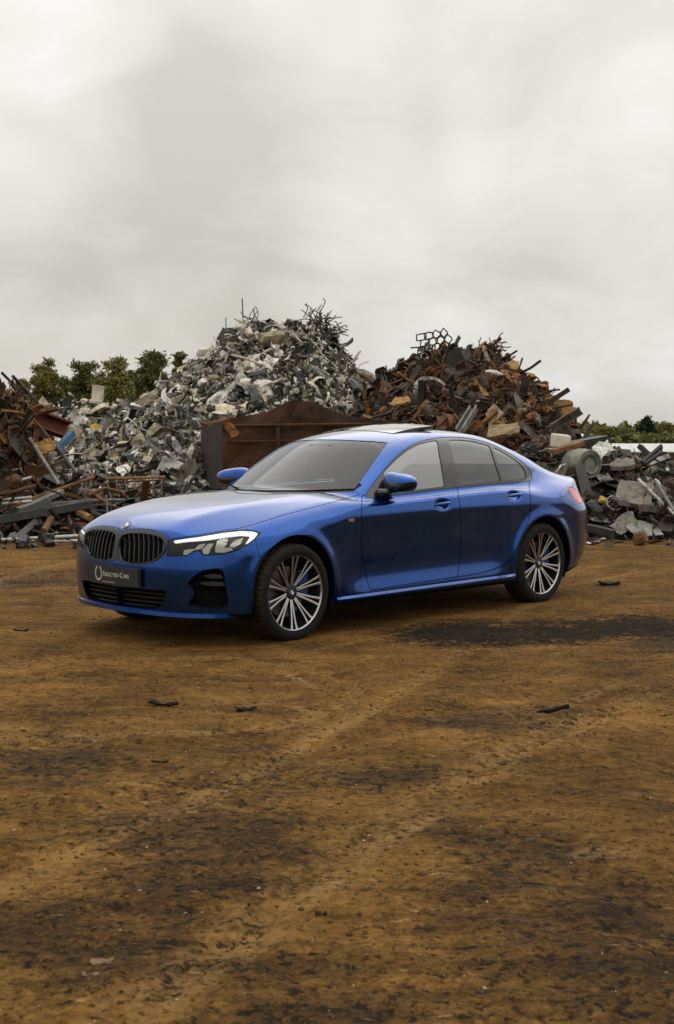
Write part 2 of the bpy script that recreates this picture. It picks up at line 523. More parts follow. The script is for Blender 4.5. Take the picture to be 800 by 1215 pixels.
def glass_mat(name, tint, frs=1.0, drops=False):
    m = bpy.data.materials.new(name); m.use_nodes = True; t = m.node_tree; t.nodes.clear()
    o = t.nodes.new('ShaderNodeOutputMaterial'); mx = t.nodes.new('ShaderNodeMixShader')
    tr = t.nodes.new('ShaderNodeBsdfTransparent'); gl = t.nodes.new('ShaderNodeBsdfGlossy'); fr = t.nodes.new('ShaderNodeFresnel')
    tr.inputs[0].default_value = (*tint, 1); gl.inputs['Roughness'].default_value = .01; gl.inputs[0].default_value = (.95, .97, 1, 1)
    fr.inputs[0].default_value = 1.52
    ml = t.nodes.new('ShaderNodeMath'); ml.operation = 'MULTIPLY'; ml.use_clamp = True; ml.inputs[1].default_value = frs
    t.links.new(fr.outputs[0], ml.inputs[0]); t.links.new(ml.outputs[0], mx.inputs[0])
    t.links.new(tr.outputs[0], mx.inputs[1]); t.links.new(gl.outputs[0], mx.inputs[2]); t.links.new(mx.outputs[0], o.inputs[0])
    if drops:
        tc_ = t.nodes.new('ShaderNodeTexCoord'); v = t.nodes.new('ShaderNodeTexVoronoi'); v.inputs['Scale'].default_value = 62
        r = t.nodes.new('ShaderNodeMapRange'); r.inputs[1].default_value = .12; r.inputs[2].default_value = .34; r.inputs[3].default_value = 1; r.inputs[4].default_value = 0
        b = t.nodes.new('ShaderNodeBump'); b.inputs['Strength'].default_value = .10; b.inputs['Distance'].default_value = .003
        t.links.new(tc_.outputs['Object'], v.inputs[0]); t.links.new(v.outputs[0], r.inputs[0]); t.links.new(r.outputs[0], b.inputs['Height'])
        t.links.new(b.outputs[0], gl.inputs['Normal'])
        d = t.nodes.new('ShaderNodeBsdfDiffuse'); d.inputs[0].default_value = (.62, .64, .65, 1)  # pale grey reflection painted in as a diffuse veil, stronger on droplets
        m2 = t.nodes.new('ShaderNodeMixShader'); k = t.nodes.new('ShaderNodeMath'); k.operation = 'MULTIPLY_ADD'; k.inputs[1].default_value = .10; k.inputs[2].default_value = .30
        t.links.new(r.outputs[0], k.inputs[0]); t.links.new(k.outputs[0], m2.inputs[0]); t.links.new(mx.outputs[0], m2.inputs[1]); t.links.new(d.outputs[0], m2.inputs[2]); t.links.new(m2.outputs[0], o.inputs[0])
    return m
GLASS_W = glass_mat('windscreen glass', (.40, .45, .44), 1.0)
GLASS_F = glass_mat('wet glass with painted sheen', (.60, .64, .63), 2.6, True)
GLASS_R = glass_mat('tinted glass', (.05, .05, .055), 1.9)
LENS = glass_mat('headlight lens', (.93, .95, .96), .8)
# tyre: rubber with brown mud on the tread
TYRE = mat('tyre rubber', (.008, .008, .008), .85, spec=.25)
_t = NT(TYRE); _v = _t.coord()
_len = _t.n('ShaderNodeVectorMath', {0: _t.n('ShaderNodeVectorMath', {0: _v, 1: (1, 0, 1)}, operation='MULTIPLY').outputs[0]}, operation='LENGTH').outputs['Value']
_mud = _t.m('MULTIPLY', _t.n('ShaderNodeMapRange', {0: _len, 1: .300, 2: .322}).outputs[0], _t.n('ShaderNodeMapRange', {0: _t.noise(_v, 26, 5, .65), 1: .34, 2: .58}).outputs[0])
_t.link(_t.mix(_mud, (.008, .008, .008, 1), (.036, .021, .011, 1)), 'Base Color')
_t.bump(_t.noise(_v, 90, 3), .25, .004)

# ------------------------------------------------------------------ cut the skin into panels
car = empty('parked_car', (CAR_X, CAR_Y, 0), CAR_YAW)
tag(car, 'glossy blue four-door saloon car parked on the brown dirt', 'car')
H = surface()
H, _ = clip(H, H[0][:, 1])
A_ = lambda P: np.abs(P[:, 1])
ARCH_R, ARCH_Z = .376, .338
def archf(P):
    r = np.minimum(np.hypot(P[:, 0], P[:, 2]-ARCH_Z), np.hypot(P[:, 0]-WB, P[:, 2]-ARCH_Z))
    return np.maximum(r-ARCH_R, .40-A_(P))
_, H = take(H, archf, 0)
under, H = take(H, lambda P: P[:, 2]-.215-.075*sstep(2.9, 3.7, P[:, 0])-.004*0, 0)
FX = lambda P: P[:, 0]+.15                     # front end only
KIDNEY_OUT = [(120, 636), (138, 633.6), (146, 631.0), (153, 629.2), (167, 628.8), (180, 629.8), (190, 632.5), (196.5, 636.5), (200.5, 641), (199, 648), (195.3, 656), (189, 662.8), (181, 668.0), (168, 669.9), (154.5, 669.5), (146, 667.6), (138, 664.6), (120, 662)]
KIDNEY_IN = [(143.2, 640), (145.8, 635.6), (153, 633.2), (170, 633), (185, 635.2), (194, 639.6), (196.5, 645), (194.5, 654), (188.3, 661.6), (180, 666.3), (168, 668.2), (153, 667.6), (143.2, 664.5), (140.7, 656), (141.2, 647)]
HEAD = [(198.5, 641.5), (215, 638.7), (235, 635.8), (265, 630.6), (286, 628.5), (301, 629.2), (309.5, 632.3), (303, 639.5), (295, 645.8), (280, 653.8), (265, 657.6), (252, 658.7), (240.5, 659), (238.6, 655.2), (233, 653.3), (226.5, 657), (220, 659.6), (197.5, 660), (200, 650)]
INTAKE = [(80, 691), (100, 692), (145, 697), (185, 699.5), (197.5, 700.5), (197.5, 706), (193.5, 717.5), (187, 722), (170, 722.2), (145, 719.6), (110, 715), (80, 709)]
SIDEINT = [(222, 692), (232, 682), (241, 676.5), (258, 674), (265, 677.5), (269, 700), (272, 717), (262, 723), (243, 721.5), (222, 717.5), (231, 706), (228, 698)]
HOOD = [(90, 600), (90, 634), (138, 632.2), (146, 629.6), (153, 627.8), (167, 627.4), (180, 628.4), (190.5, 631), (198, 635.2), (202, 639.8), (215, 637.5), (235, 634.6), (265, 629.2), (283, 627), (300, 622.5), (340, 610), (385, 598.5), (426, 587.2), (424, 583.6), (400, 584), (370, 585.2), (340, 586.2), (316, 586.5), (285, 585.5), (200, 560)]
WIND = [(421.5, 579.5), (459.5, 525.2), (440, 523.6), (400, 521.8), (345, 521.5), (300, 519), (200, 560), (230, 582), (285, 581), (320, 581.5), (369, 581.2)]
DLO = [(431, 592), (440, 577.5), (452, 562), (466, 546), (482, 531.5), (496, 524.5), (509, 521), (525.5, 518.6), (540, 518.4), (554, 519.8), (568, 522.2), (581, 526), (596, 533), (608, 540), (619, 547.5), (626.5, 554), (631, 562), (631.5, 568.5), (629, 571.3), (600, 573.4), (542, 578.2), (500, 583.2), (460, 588.6)]
GL_F = [(456, 583.6), (455.5, 559.5), (470, 544.8), (484, 533.5), (498, 526.6), (512, 523.3), (519, 522.6), (528, 577.2), (500, 580.6), (478, 583.2)]
GL_R = [(532.5, 522), (545, 521.8), (560, 523.3), (581, 528.6), (594.6, 570.8), (570, 573.2), (546.8, 575.4)]
GL_Q = [(584.8, 530), (597, 536.2), (609, 543.8), (617, 550), (622, 556), (624, 562), (623.8, 568.4), (610, 569.5), (597.2, 570.6)]
DOOR_F = [(429.8, 588), (429.2, 612), (429.4, 645), (431.5, 672), (436, 690), (440, 700), (490, 692.2), (543, 684.2), (546.2, 660), (547.2, 628), (545.4, 597), (541.5, 570)]
DOOR_R = [(541.5, 570), (545.4, 597), (547.2, 628), (546.2, 660), (543, 684.2), (570, 679.6), (586, 675), (599, 669.8), (608, 662), (614.5, 648), (621, 634), (626.5, 620), (629.6, 604), (629.4, 588), (627, 566)]
TAIL = [(673.5, 577.8), (680, 578.6), (685, 583.5), (689.5, 590), (692, 596), (687.5, 597.5), (681, 591.5), (676.5, 584.5)]
SKIRT = [(395, 708.5), (440, 701.2), (490, 693.4), (543, 685.4), (571, 680.6), (587, 676), (600, 670.8), (609, 662.5), (640, 690), (600, 730), (380, 760), (380, 711)]
BUMP_R = [(660, 628), (670, 622.6), (680, 615), (688, 607.5), (720, 595), (720, 720), (640, 720), (640, 640)]

wind, H = take(H, pxf(WIND, lambda P: np.maximum(.88-P[:, 2], P[:, 0]-1.9)), .002)
dlo, H = take(H, pxf(DLO, lambda P: np.maximum(.86-P[:, 2], .35-A_(P)), 2), .002)
gf, dlo = take(dlo, pxf(GL_F, None, 's'), .0015)
gr, dlo = take(dlo, pxf(GL_R, None, 's'), .0015)
gq, dlo = take(dlo, pxf(GL_Q, None, 's'), .0015)
backl, H = take(H, lambda P: np.maximum.reduce([2.52+.10*A_(P)**2-P[:, 0], P[:, 0]-3.16+.25*A_(P)**2, A_(P)-.50-.12*(P[:, 0]-2.5), 1.08-P[:, 2]]), .002)
kid, H = take(H, pxf(KIDNEY_OUT, FX, 's'), .001)
kin, kid = take(kid, pxf(KIDNEY_IN, None, 's'), 0)
headl, H = take(H, pxf(HEAD, FX), .002)
inta, H = take(H, pxf(INTAKE, FX, 's'), 0)
sint, H = take(H, pxf(SIDEINT, FX, 's'), 0)
hood, H = take(H, pxf(HOOD, lambda P: P[:, 0]-.9), .002)
cowl, H = take(H, lambda P: np.maximum.reduce([.30-P[:, 0], P[:, 0]-.86, A_(P)-.655-.12*(P[:, 0]-.5), .93-P[:, 2], P[:, 2]-1.08]), .001)
taill, H = take(H, pxf(TAIL, lambda P: 3.2-P[:, 0]), .0015)
tl2, H = take(H, lambda P: np.maximum.reduce([3.60-P[:, 0], .795-P[:, 2], P[:, 2]-.905, .36-A_(P), A_(P)-.80]), .0015)
skirt, H = take(H, pxf(SKIRT, lambda P: np.maximum.reduce([.30-P[:, 0], P[:, 0]-2.55, .5-A_(P)])), .0015)
df, H = take(H, pxf(DOOR_F, lambda P: .5-A_(P)), .0024)
dr, H = take(H, pxf(DOOR_R, lambda P: .5-A_(P)), .0024)
bumpf, H = take(H, lambda P: np.maximum(P[:, 0]+.325+.10*(P[:, 2]-.6), P[:, 2]-.80), .0015)
bumpr, H = take(H, pxf(BUMP_R, lambda P: 3.15-P[:, 0]), .0018)
br2, H = take(H, lambda P: np.maximum(3.55-P[:, 0], P[:, 2]-.66), .0018)
lid, H = take(H, lambda P: np.maximum.reduce([3.20-P[:, 0], A_(P)-.60, .66-P[:, 2]]), .0022)
fend, H = take(H, lambda P: np.maximum.reduce([P[:, 0]-.68, A_(P)*0-1, P[:, 2]-.958]), .0015)
sunr, H = take(H, lambda P: np.maximum.reduce([1.52+.12*A_(P)**2-P[:, 0], P[:, 0]-2.02, A_(P)-.40, 1.2-P[:, 2]]), .004)
roof, H = take(H, lambda P: np.maximum.reduce([A_(P)-.535, 1.20-P[:, 2], P[:, 0]-2.75]), .0012)

def both(M): return weld(joined(M, mirrored(M)))
def panel(name, M, m, d=.014, two=False, parent=car, label=None):
    """one mesh across the centre line, or two mirrored parts"""
    res = []
    for q in ([M, mirrored(M)] if two else [both(M)]):
        q = skirted(q, d) if d else q
        o = mesh_obj(name, q[0], q[2], m, parent, q[1])
        if label: o['label'] = label
        res.append(o)
    return res
def pocket(M, d, lift=0.0):
    """black hole: walls from the rim inwards, closed at depth d"""
    q = skirted(M, d); fl = offset(M, -d)
    k = len(M[2]); q[2] = q[2][k:]          # drop the cover, keep the walls
    q[2] = q[2][:, ::-1]; q[1] = -q[1]
    return joined(q, fl)

gf, gr, gq, wind, taill, tl2 = [largest(q) for q in (gf, gr, gq, wind, taill, tl2)]
windscreen = panel('windscreen', offset(wind, -.003), GLASS_W, 0)[0]
panel('rear_window', offset(backl, -.003), GLASS_R, 0)
for o in panel('window_trim', offset(dlo, -.001), GLOSSB, .010, True): pass
FW = panel('window', offset(gf, -.006), GLASS_F, 0, True)
for o in FW: o['label'] = 'pale front door window speckled with rain drops'
for q in (gr, gq):
    for o in panel('window', offset(q, -.006), GLASS_R, 0, True): o['label'] = 'dark tinted rear side window'
panel('hood', hood, PAINT)
panel('cowl', offset(cowl, -.012), BLACK, 0)
panel('front_bumper', bumpf, PAINT, .022)
panel('front_fender', fend, PAINT, .022, True)
FD = panel('front_door', df, PAINT, .014, True)
RD = panel('rear_door', dr, PAINT, .014, True)
panel('side_skirt', skirt, PAINT, .014, True)
panel('rear_bumper', joined(bumpr, br2), PAINT, .022)
panel('trunk_lid', lid, PAINT)
panel('roof', roof, PAINT)
panel('body_side', H, PAINT, .018, True)
u_ = both(under); mesh_obj('underbody', u_[0], u_[2], CAVITY, car, u_[1])
# dark inner structure behind the panel gaps
sh = offset(joined(hood, bumpf, fend, df, dr, skirt, bumpr, br2, lid, H), -.016)
_, sh = clip(sh, archf(sh[0])-.012)
sh = both(sh); mesh_obj('inner_structure', sh[0], sh[2], CAVITY, car, sh[1])
# tilted glass sunroof
sq = both(sunr); lift = .002 + .036*np.clip((sq[0][:, 0]-1.52)/.50, 0, 1)
sq = [sq[0]+np.stack([0*lift, 0*lift, lift], 1), sq[1], sq[2]]; sq = skirted(sq, .020)
mesh_obj('sunroof', sq[0], sq[2], mat('sunroof glass', (.035, .033, .032), .09, 0, 1.0), car, sq[1])
sq = both(offset(sunr, -.02)); mesh_obj('sunroof_well', sq[0], sq[2], CAVITY, car, sq[1])

# ---- lamps
def lamp_side(fn):
    for s in (0, 1): fn((lambda M: mirrored(M)) if s else (lambda M: M))
DRL = [[(206, 641.6), (235, 637.2), (265, 632.2), (286, 630.2), (300, 630.8), (306.5, 632.8), (302, 638.3), (296, 643.2), (291.5, 645.6), (296.5, 638), (297.5, 634.5), (286, 633.4), (265, 635.6), (235, 640.4), (207, 644.4)]]
RFL = [[(217.5, 658.4), (218.5, 652.4), (231.5, 651.2), (236, 646.2), (244.5, 644.6), (239.5, 651), (230, 653), (222.5, 658.2)],
       [(241.2, 657.6), (240.2, 651.5), (247, 645.2), (254, 645), (250, 651), (247.5, 657.6)],
       [(255.5, 655.5), (255.5, 650.2), (257.5, 642.5), (263, 637.8), (271, 639.5), (269, 646.5), (264.5, 650), (274, 649.8), (277.5, 652.2), (266, 655.8)],
       [(271.5, 648.5), (278, 641.5), (289, 638), (285.5, 645.5), (277.5, 649.8)]]
for side in (0, 1):
    mm = mirrored if side else (lambda q: q)
    hm = mm(headl); hl = mesh_obj('headlight', hm[0], hm[2], LENS, car, hm[1])
    hl['label'] = 'narrow headlight with white light bars behind clear glass'
    q = mm(pocket(headl, .055)); mesh_obj('housing', q[0], q[2], CAVITY, hl, q[1])
    for pl in DRL:
        g_, _ = take(offset(headl, -.010), pxf(pl), 0)
        q = mm(skirted(g_, .018)); mesh_obj('light_bar', q[0], q[2], LEDW, hl, q[1])
    for pl in RFL:
        g_, _ = take(offset(headl, -.026), pxf(pl), 0)
        if len(g_[2]):
            q = mm(skirted(g_, .022)); mesh_obj('reflector', q[0], q[2], REFL, hl, q[1])
    q = mm(skirted(joined(taill), .012)); tl = mesh_obj('tail_light', q[0], q[2], REDLAMP, car, q[1])
    q = mm(skirted(joined(tl2), .012)); mesh_obj('tail_light', q[0], q[2], REDLAMP, car, q[1])

# ---- kidney grille
SLATM = mat('grille slat', (.035, .035, .037), .22, .5)
kf = both(skirted(offset(kid, .010), .035))
gfm = mesh_obj('grille_frame', kf[0], kf[2], DCHROME, car, kf[1])
for side in (0, 1):
    mm = mirrored if side else (lambda q: q)
    q = mm(pocket(kin, .075)); kd = mesh_obj('kidney_grille', q[0], q[2], CAVITY, car, q[1])
    for i in range(9):
        u = (i+.5)/9; xp = 142.6 + u*51.5
        col = np.array(rounded(KIDNEY_IN, 2)); ys = []
        for a, b in zip(col, np.roll(col, -1, 0)):
            if (a[0]-xp)*(b[0]-xp) <= 0 and a[0] != b[0]: ys.append(a[1]+(xp-a[0])/(b[0]-a[0])*(b[1]-a[1]))
        if len(ys) < 2: continue
        y0, y1 = min(ys)+.2, max(ys)-.2
        b = MB(); pts = []
        lean = -1.4
        for k in range(9):
            w = k/8; hp = hit((xp+lean*(w-.5), y0+(y1-y0)*w))
            if hp is None: continue
            pts.append(hp)
        v = []; f = []
        for k, p in enumerate(pts):
            d_ = .004 + .016*(1-abs(2*k/(len(pts)-1)-1)**2)*0 + .010*sstep(.0, .35, np.array([k/8.]))[0]
            for (dx, dy) in ((d_, -.0095), (d_, .0005), (d_+.045, .0005), (d_+.045, -.0095)):
                v.append((p[0]+dx, p[1]+dy, p[2]))
        n = len(pts)
        for k in range(n-1):
            for j in range(4): f.append((k*4+j, k*4+(j+1) % 4, (k+1)*4+(j+1) % 4, (k+1)*4+j))
        f += [(3, 2, 1, 0), tuple((n-1)*4+j for j in range(4))]
        v = np.array(v)
        if side: v = v*[1, -1, 1]; f = [tuple(reversed(q_)) for q_ in f]
        mesh_obj('slat', v, f, SLATM, kd, smooth=False)
# ---- lower intake and side intakes
q = both(pocket(inta, .07)); li = mesh_obj('lower_intake', q[0], q[2], CAVITY, car, q[1])
for k in range(5):
    z = .245+.03*k; b = MB(); pts = []
    for y in np.linspace(-.56, .56, 25):
        pts.append((float(X0(np.array([z]))[0]+Pf(np.array([abs(y)]))[0])+.045, y, z))
    b.tube(pts, .006, 6); b.build('slat', BLACK, li)
for side in (0, 1):
    mm = mirrored if side else (lambda q_: q_)
    q = mm(pocket(sint, .06)); si = mesh_obj('side_intake', q[0], q[2], CAVITY, car, q[1])
    for pl in ([(240, 683), (252, 681), (263, 682), (266, 686.5), (250, 686.5)], [(234, 692), (250, 690), (266.5, 691), (268, 695.5), (250, 695.5)]):
        g_, _ = take(offset(sint, -.020), pxf(pl), 0)
        q = mm(skirted(g_, .03)); mesh_obj('fin', q[0], q[2], BLACK, si, q[1])
# body-coloured splitter lip under the nose
def lip(name, a0, a1, z0, z1, push, depth, m):
    v = []; f = []; n = 61
    for i in range(n):
        y = a0+(a1-a0)*i/(n-1); aa = abs(y)
        for z, pu in ((z0, push), (z1, push*.4), (z1, -depth), (z0, -depth)):
            xx = float(X0(np.array([max(z, .2)]))[0]+Pf(np.array([aa]))[0])
            v.append((xx-pu, y, z))
    for i in range(n-1):
        for j in range(4): f.append((i*4+j, (i+1)*4+j, (i+1)*4+(j+1) % 4, i*4+(j+1) % 4))
    f += [(0, 1, 2, 3), tuple((n-1)*4+j for j in (3, 2, 1, 0))]
    return mesh_obj(name, v, f, m, car, smooth=False)
lip('splitter', -.80, .80, .196, .222, .022, .05, PAINT)
# sharp blade along each sill
for s in (-1, 1):
    v = []; f = []; n = 41
    for i in range(n):
        u = i/(n-1); x = .40+2.05*u; k = min(1, u*8, (1-u)*8)**.5
        w_ = float(Wp(np.array([x]))[0]); z = .236+.012*u
        for a, dz in ((w_-.004, .018), (w_+.004+.016*k, .002), (w_+.002+.018*k, -.010), (w_-.05, -.022)): v.append((x, s*a, z+dz))
    for i in range(n-1):
        for j in range(3):
            q = (i*4+j, (i+1)*4+j, (i+1)*4+j+1, i*4+j+1); f.append(q if s > 0 else q[::-1])
    mesh_obj('sill_blade', v, f, PAINT, car, smooth=False)
# ---- plate with wreath and lettering
PX, PZ = -.842, .437
b = MB(); b.box((PX+.012, 0, PZ), (.024, .53, .122)); pl_ = b.build('number_plate', BLACK, car)
pl_['label'] = 'black show plate with pale wreath and lettering'
PT = mat('plate print', (.55, .53, .47), .5)
def text_mesh(body, size, loc, rot, m, parent, name='lettering', ext=.0008, align='CENTER', bold=0.0, space=1.0):
    cu = bpy.data.curves.new(name, 'FONT'); cu.body = body; cu.size = size; cu.extrude = ext; cu.align_x = align; cu.align_y = 'CENTER'; cu.offset = bold; cu.space_character = space
    o = bpy.data.objects.new(name, cu); COL.objects.link(o)
    dg = bpy.context.evaluated_depsgraph_get(); me = bpy.data.meshes.new_from_object(o.evaluated_get(dg)); bpy.data.objects.remove(o)
    me.materials.clear(); me.materials.append(m)
    q = bpy.data.objects.new(name, me); COL.objects.link(q); q.parent = parent; q.location = loc; q.rotation_euler = rot
    return q
RF = (math.pi/2, 0, -math.pi/2)                # text facing the front of the car
text_mesh('S', .048, (PX-.0015, .112, PZ+.006), RF, PT, pl_)
text_mesh('ELECTED', .036, (PX-.0015, .022, PZ+.003), RF, PT, pl_)
text_mesh('C', .048, (PX-.0015, -.082, PZ+.006), RF, PT, pl_)
text_mesh('ARS', .036, (PX-.0015, -.134, PZ+.003), RF, PT, pl_)
b = MB()
for s in (-1, 1):
    for k in range(11):
        a = -1.45+k*.25
        cy, cz = .172+s*.034*math.cos(a), PZ+.008+.046*math.sin(a)
        M = Matrix.Rotation(s*(a+1.9) if s > 0 else -(a+1.9), 3, 'X')
        vs = [M @ Vector((0, dy, dz))+Vector((PX-.0012, cy, cz)) for dy, dz in ((0, -.010), (-.0045, 0), (0, .010), (.0045, 0))]
        b.add(vs, [(0, 1, 2, 3)])
b.build('wreath', PT, pl_)
b = MB(); b.box((PX-.001, .06, PZ-.047), (.002, .14, .008)); b.build('strip', mat('plate strip', (.30, .17, .09), .5), pl_)

# ---- round emblem
def roundel(loc, nrm, r, parent, name='emblem'):
    nrm = Vector(nrm).normalized(); q = nrm.to_track_quat('Z', 'Y'); e = empty(name, loc, 0, parent); e.rotation_mode = 'QUATERNION'; e.rotation_quaternion = q
    def disc(r0, r1, a0, a1, z, m, nm, seg=24):
        v = []; f = []
        for k in range(seg+1):
            a = a0+(a1-a0)*k/seg
            v += [(r0*math.cos(a), r0*math.sin(a), z), (r1*math.cos(a), r1*math.sin(a), z)]
        for k in range(seg): f.append((2*k, 2*k+1, 2*k+3, 2*k+2))
        return mesh_obj(nm, v, f, m, e)
    bb = MB(); bb.tube([(0, 0, -.006), (0, 0, .003)], r, 32); bb.build('badge_body', CHROME, e, angle=40)
    disc(r*.58, r*.94, 0, 2*math.pi, .0036, GLOSSB, 'badge_ring', 40)
    w_ = MATS.get('badge white') or mat('badge white', (.75, .76, .78), .25, 0, .5)
    b_ = MATS.get('badge blue') or mat('badge blue', (.04, .22, .55), .25, 0, .5)
    for k in range(4): disc(.0, r*.54, k*math.pi/2, (k+1)*math.pi/2, .0040, w_ if k % 2 else b_, 'badge_quarter', 8)
    return e
hp = hit((154.2, 622.7)); hp[1] = 0.0
xs_ = np.linspace(-.80, -.5, 200); zs_ = []
for x_ in xs_:
    zz_ = np.linspace(.6, 1.0, 400); zs_.append(zz_[np.argmax(F(np.stack([0*zz_+x_, 0*zz_, zz_], 1)) > 0)])
q_ = np.argmin(np.abs(topx(np.stack([xs_, 0*xs_, np.array(zs_)], 1))[:, 1]-622.7)); ep = np.array([[xs_[q_], 0, zs_[q_]]])
g_ = gradF(ep, .004)[0]; roundel((ep[0]+g_*.001), g_, .041, car)

# ---- door handles, mirrors, badges
def handle(hx, hz, parent, s):
    n = 15; v = []; f = []; seg = 8
    for i in range(n):
        u = i/(n-1)*2-1; x = hx+u*.098
        w = max(.0, 1-abs(u)**4); z = hz+.004+.006*u
        base = float(Wp(np.array([x]))[0])-.018
        off = base+.012*(1-abs(u)**3)+.006
        for k in range(seg):
            a = 2*math.pi*k/seg
            v.append((x, s*(off+.010*math.cos(a)*(.3+.7*w)), z+.0145*math.sin(a)*(.25+.75*w)))
    for i in range(n-1):
        for k in range(seg):
            q = (i*seg+k, i*seg+(k+1) % seg, (i+1)*seg+(k+1) % seg, (i+1)*seg+k); f.append(q if s > 0 else q[::-1])
    f.append(tuple(range(seg))); f.append(tuple((n-1)*seg+k for k in range(seg)))
    return mesh_obj('handle', v, f, PAINT, parent)
for s, fd, rd in ((-1, FD[0], RD[0]), (1, FD[1], RD[1])):
    handle(*HANDLES[0], fd, s); handle(*HANDLES[1], rd, s)
def mirror(s):
    # rounded housing: upper cap painted, lower half black
    c = np.array([1.045, s*.905, 1.035]); n, k = 28, 20; v = []; T = []
    for i in range(n):
        for j in range(k+1):
            th = 2*math.pi*i/n; ph = -math.pi/2+math.pi*j/k
            sp = lambda t, e: math.copysign(abs(t)**e, t)
            x = sp(math.cos(ph), .62)*sp(math.cos(th), .8); y = sp(math.cos(ph), .62)*sp(math.sin(th), .7); z = sp(math.sin(ph), .8)
            taper = 1-.22*y*1.0
            v.append((x*.086*(1-.1*z), y*.150*(1+.10*z), z*.072*taper-.006*y))
    for i in range(n):
        for j in range(k):
            a, b_ = i*(k+1)+j, ((i+1) % n)*(k+1)+j
            T += [(a, b_, b_+1), (a, b_+1, a+1)]
    v = np.array(v); v = v*[1, s, 1]; T = np.array(T)
    if s < 0: T = T[:, ::-1]
    ar = s*.20; v = np.stack([v[:, 0]*math.cos(ar)-v[:, 1]*math.sin(ar), v[:, 0]*math.sin(ar)+v[:, 1]*math.cos(ar), v[:, 2]], 1)+c
    e = np.cross(v[T[:, 1]]-v[T[:, 0]], v[T[:, 2]]-v[T[:, 0]]); N = np.zeros_like(v)
    for q in range(3): np.add.at(N, T[:, q], e)
    N /= np.maximum(np.linalg.norm(N, axis=1), 1e-12)[:, None]
    lo_, hi_ = clip([v, N, T], v[:, 2]-c[2]-.002)
    r = mesh_obj('door_mirror', hi_[0], hi_[2], PAINT, car, hi_[1])
    lo_[0] = lo_[0]-[0, 0, .0015]; mesh_obj('mirror_foot', lo_[0], lo_[2], GLOSSB, r, lo_[1])
    bb = MB(); bb.tube([(.93, s*.79, .960), (.96, s*.83, .965), (1.03, s*.87, .985)], [.034, .028, .024], 10); bb.build('mirror_arm', GLOSSB, r, smooth=True)
    bb = MB(); bb.box((c[0]+.070, c[1], c[2]-.004), (.008, .19, .090), Matrix.Rotation(s*.20, 3, 'Z')); bb.build('mirror_glass', CHROME, r)
for s in (-1, 1): mirror(s)
hp = hit((416.5, 617)); nn = gradF(hp[None])[0]
for s in (1, -1):
    b = MB(); b.box((hp[0], s*(hp[1]-.003), hp[2]), (.055, .006, .020)); b.build('side_badge', CHROME, car)

# ---- wheels
def wheel_parts():
    parts = []
    prof = [(.236, .100), (.262, .108), (.290, .110), (.312, .102), (.3235, .090)]
    seg = 168; rings = [(.250, -.098, 0), (.262, -.107, 0), (.285, -.1115, 0), (.303, -.108, 0), (.316, -.099, 2), (.3265, -.088, 2), (.3300, -.075, 2), (.331, -.052, 2), (.3245, -.050, 0), (.3245, -.040, 0), (.331, -.038, 1), (.331, -.010, 1), (.3245, -.008, 0), (.3245, .008, 0), (.331, .010, 1), (.331, .038, 1), (.3245, .040, 0), (.3245, .050, 0), (.331, .052, 2), (.330, .075, 2), (.3265, .088, 2), (.316, .099, 2), (.303, .108, 0), (.285, .1115, 0), (.262, .107, 0), (.250, .098, 0)]
    v = []; f = []; nr = len(rings)
    for k in range(seg):
        a = 2*math.pi*k/seg
        for r, h, tt in rings:
            rr = r; aa = a
            if tt == 2 and k % 3 == 0: rr = r-.006
            if tt == 1 and k % 4 == 0: rr = r-.006
            if tt == 1: aa += h*.35
            v.append((rr*math.cos(aa), h, rr*math.sin(aa)))
    for k in range(seg):
        for i in range(nr-1):
            a, b_ = k*nr+i, ((k+1) % seg)*nr+i
            f.append((a, a+1, b_+1, b_))
    ty = mesh_obj('tyre', v, f, TYRE, None, smooth=True); ty.data.set_sharp_from_angle(angle=R(32)); parts.append(ty)
    b = MB(); b.lathe([(.262, -.098), (.2605, -.1005), (.2555, -.1015), (.2505, -.099), (.2465, -.091), (.2455, -.075)], 96); parts.append(b.build('rim_lip', ALU, None, angle=50))
    b = MB(); b.lathe([(.2462, -.086), (.240, -.06), (.226, .0), (.226, .06), (.25, .1)], 96); parts.append(b.build('rim', DARKRIM, None, smooth=True))
    b = MB(); b.lathe([(.0, -.058), (.045, -.060), (.062, -.056), (.068, -.045), (.068, .0), (.0, .0)], 40); parts.append(b.build('hub', DARKRIM, None, angle=40))
    b = MB(); b.lathe([(.0, .005), (.172, .005), (.174, .0), (.174, .028), (.09, .03), (.09, .05)], 64); parts.append(b.build('brake_disc', STEEL, None, angle=40))
    b = MB(); b.box((.142, .012, .055), (.085, .085, .17)); parts.append(b.build('brake_caliper', mat('caliper', (.02, .06, .25), .4, .2, .5), None))
    # one spoke along +x, then copied round
    sec = [(.050, .0150, -.060, .030), (.085, .0135, -.066, .030), (.13, .0132, -.074, .026), (.18, .0142, -.083, .022), (.225, .0165, -.091, .018), (.2475, .0200, -.0955, .014)]
    base = []
    for sgn in (-1, 1):
        v = []; f = []; mi = []
        for r, w, y, dp in sec:
            u = (r-.05)/.1975
            ang = sgn*(R(5.2)*(1-u)**1.5 + R(5.6)*u**1.1)
            cx, cz = r*math.cos(ang), r*math.sin(ang)
            tx, tz = -math.sin(ang), math.cos(ang); hw = w/2
            for (o_, yy) in ((-hw, y+.0015), (-hw*.62, y), (hw*.62, y), (hw, y+.0015), (hw*.8, y+dp), (-hw*.8, y+dp)):
                v.append((cx+tx*o_, yy, cz+tz*o_))
        n = len(sec)
        for i in range(n-1):
            for j in range(6):
                f.append((i*6+j, (i+1)*6+j, (i+1)*6+(j+1) % 6, i*6+(j+1) % 6)); mi.append(0 if j in (0, 1, 2) else 1)
        me = mesh_obj('spoke', v, f, ALU, None, smooth=False, mats=[ALU, DARKRIM], midx=mi); base.append(me)
    return parts, base
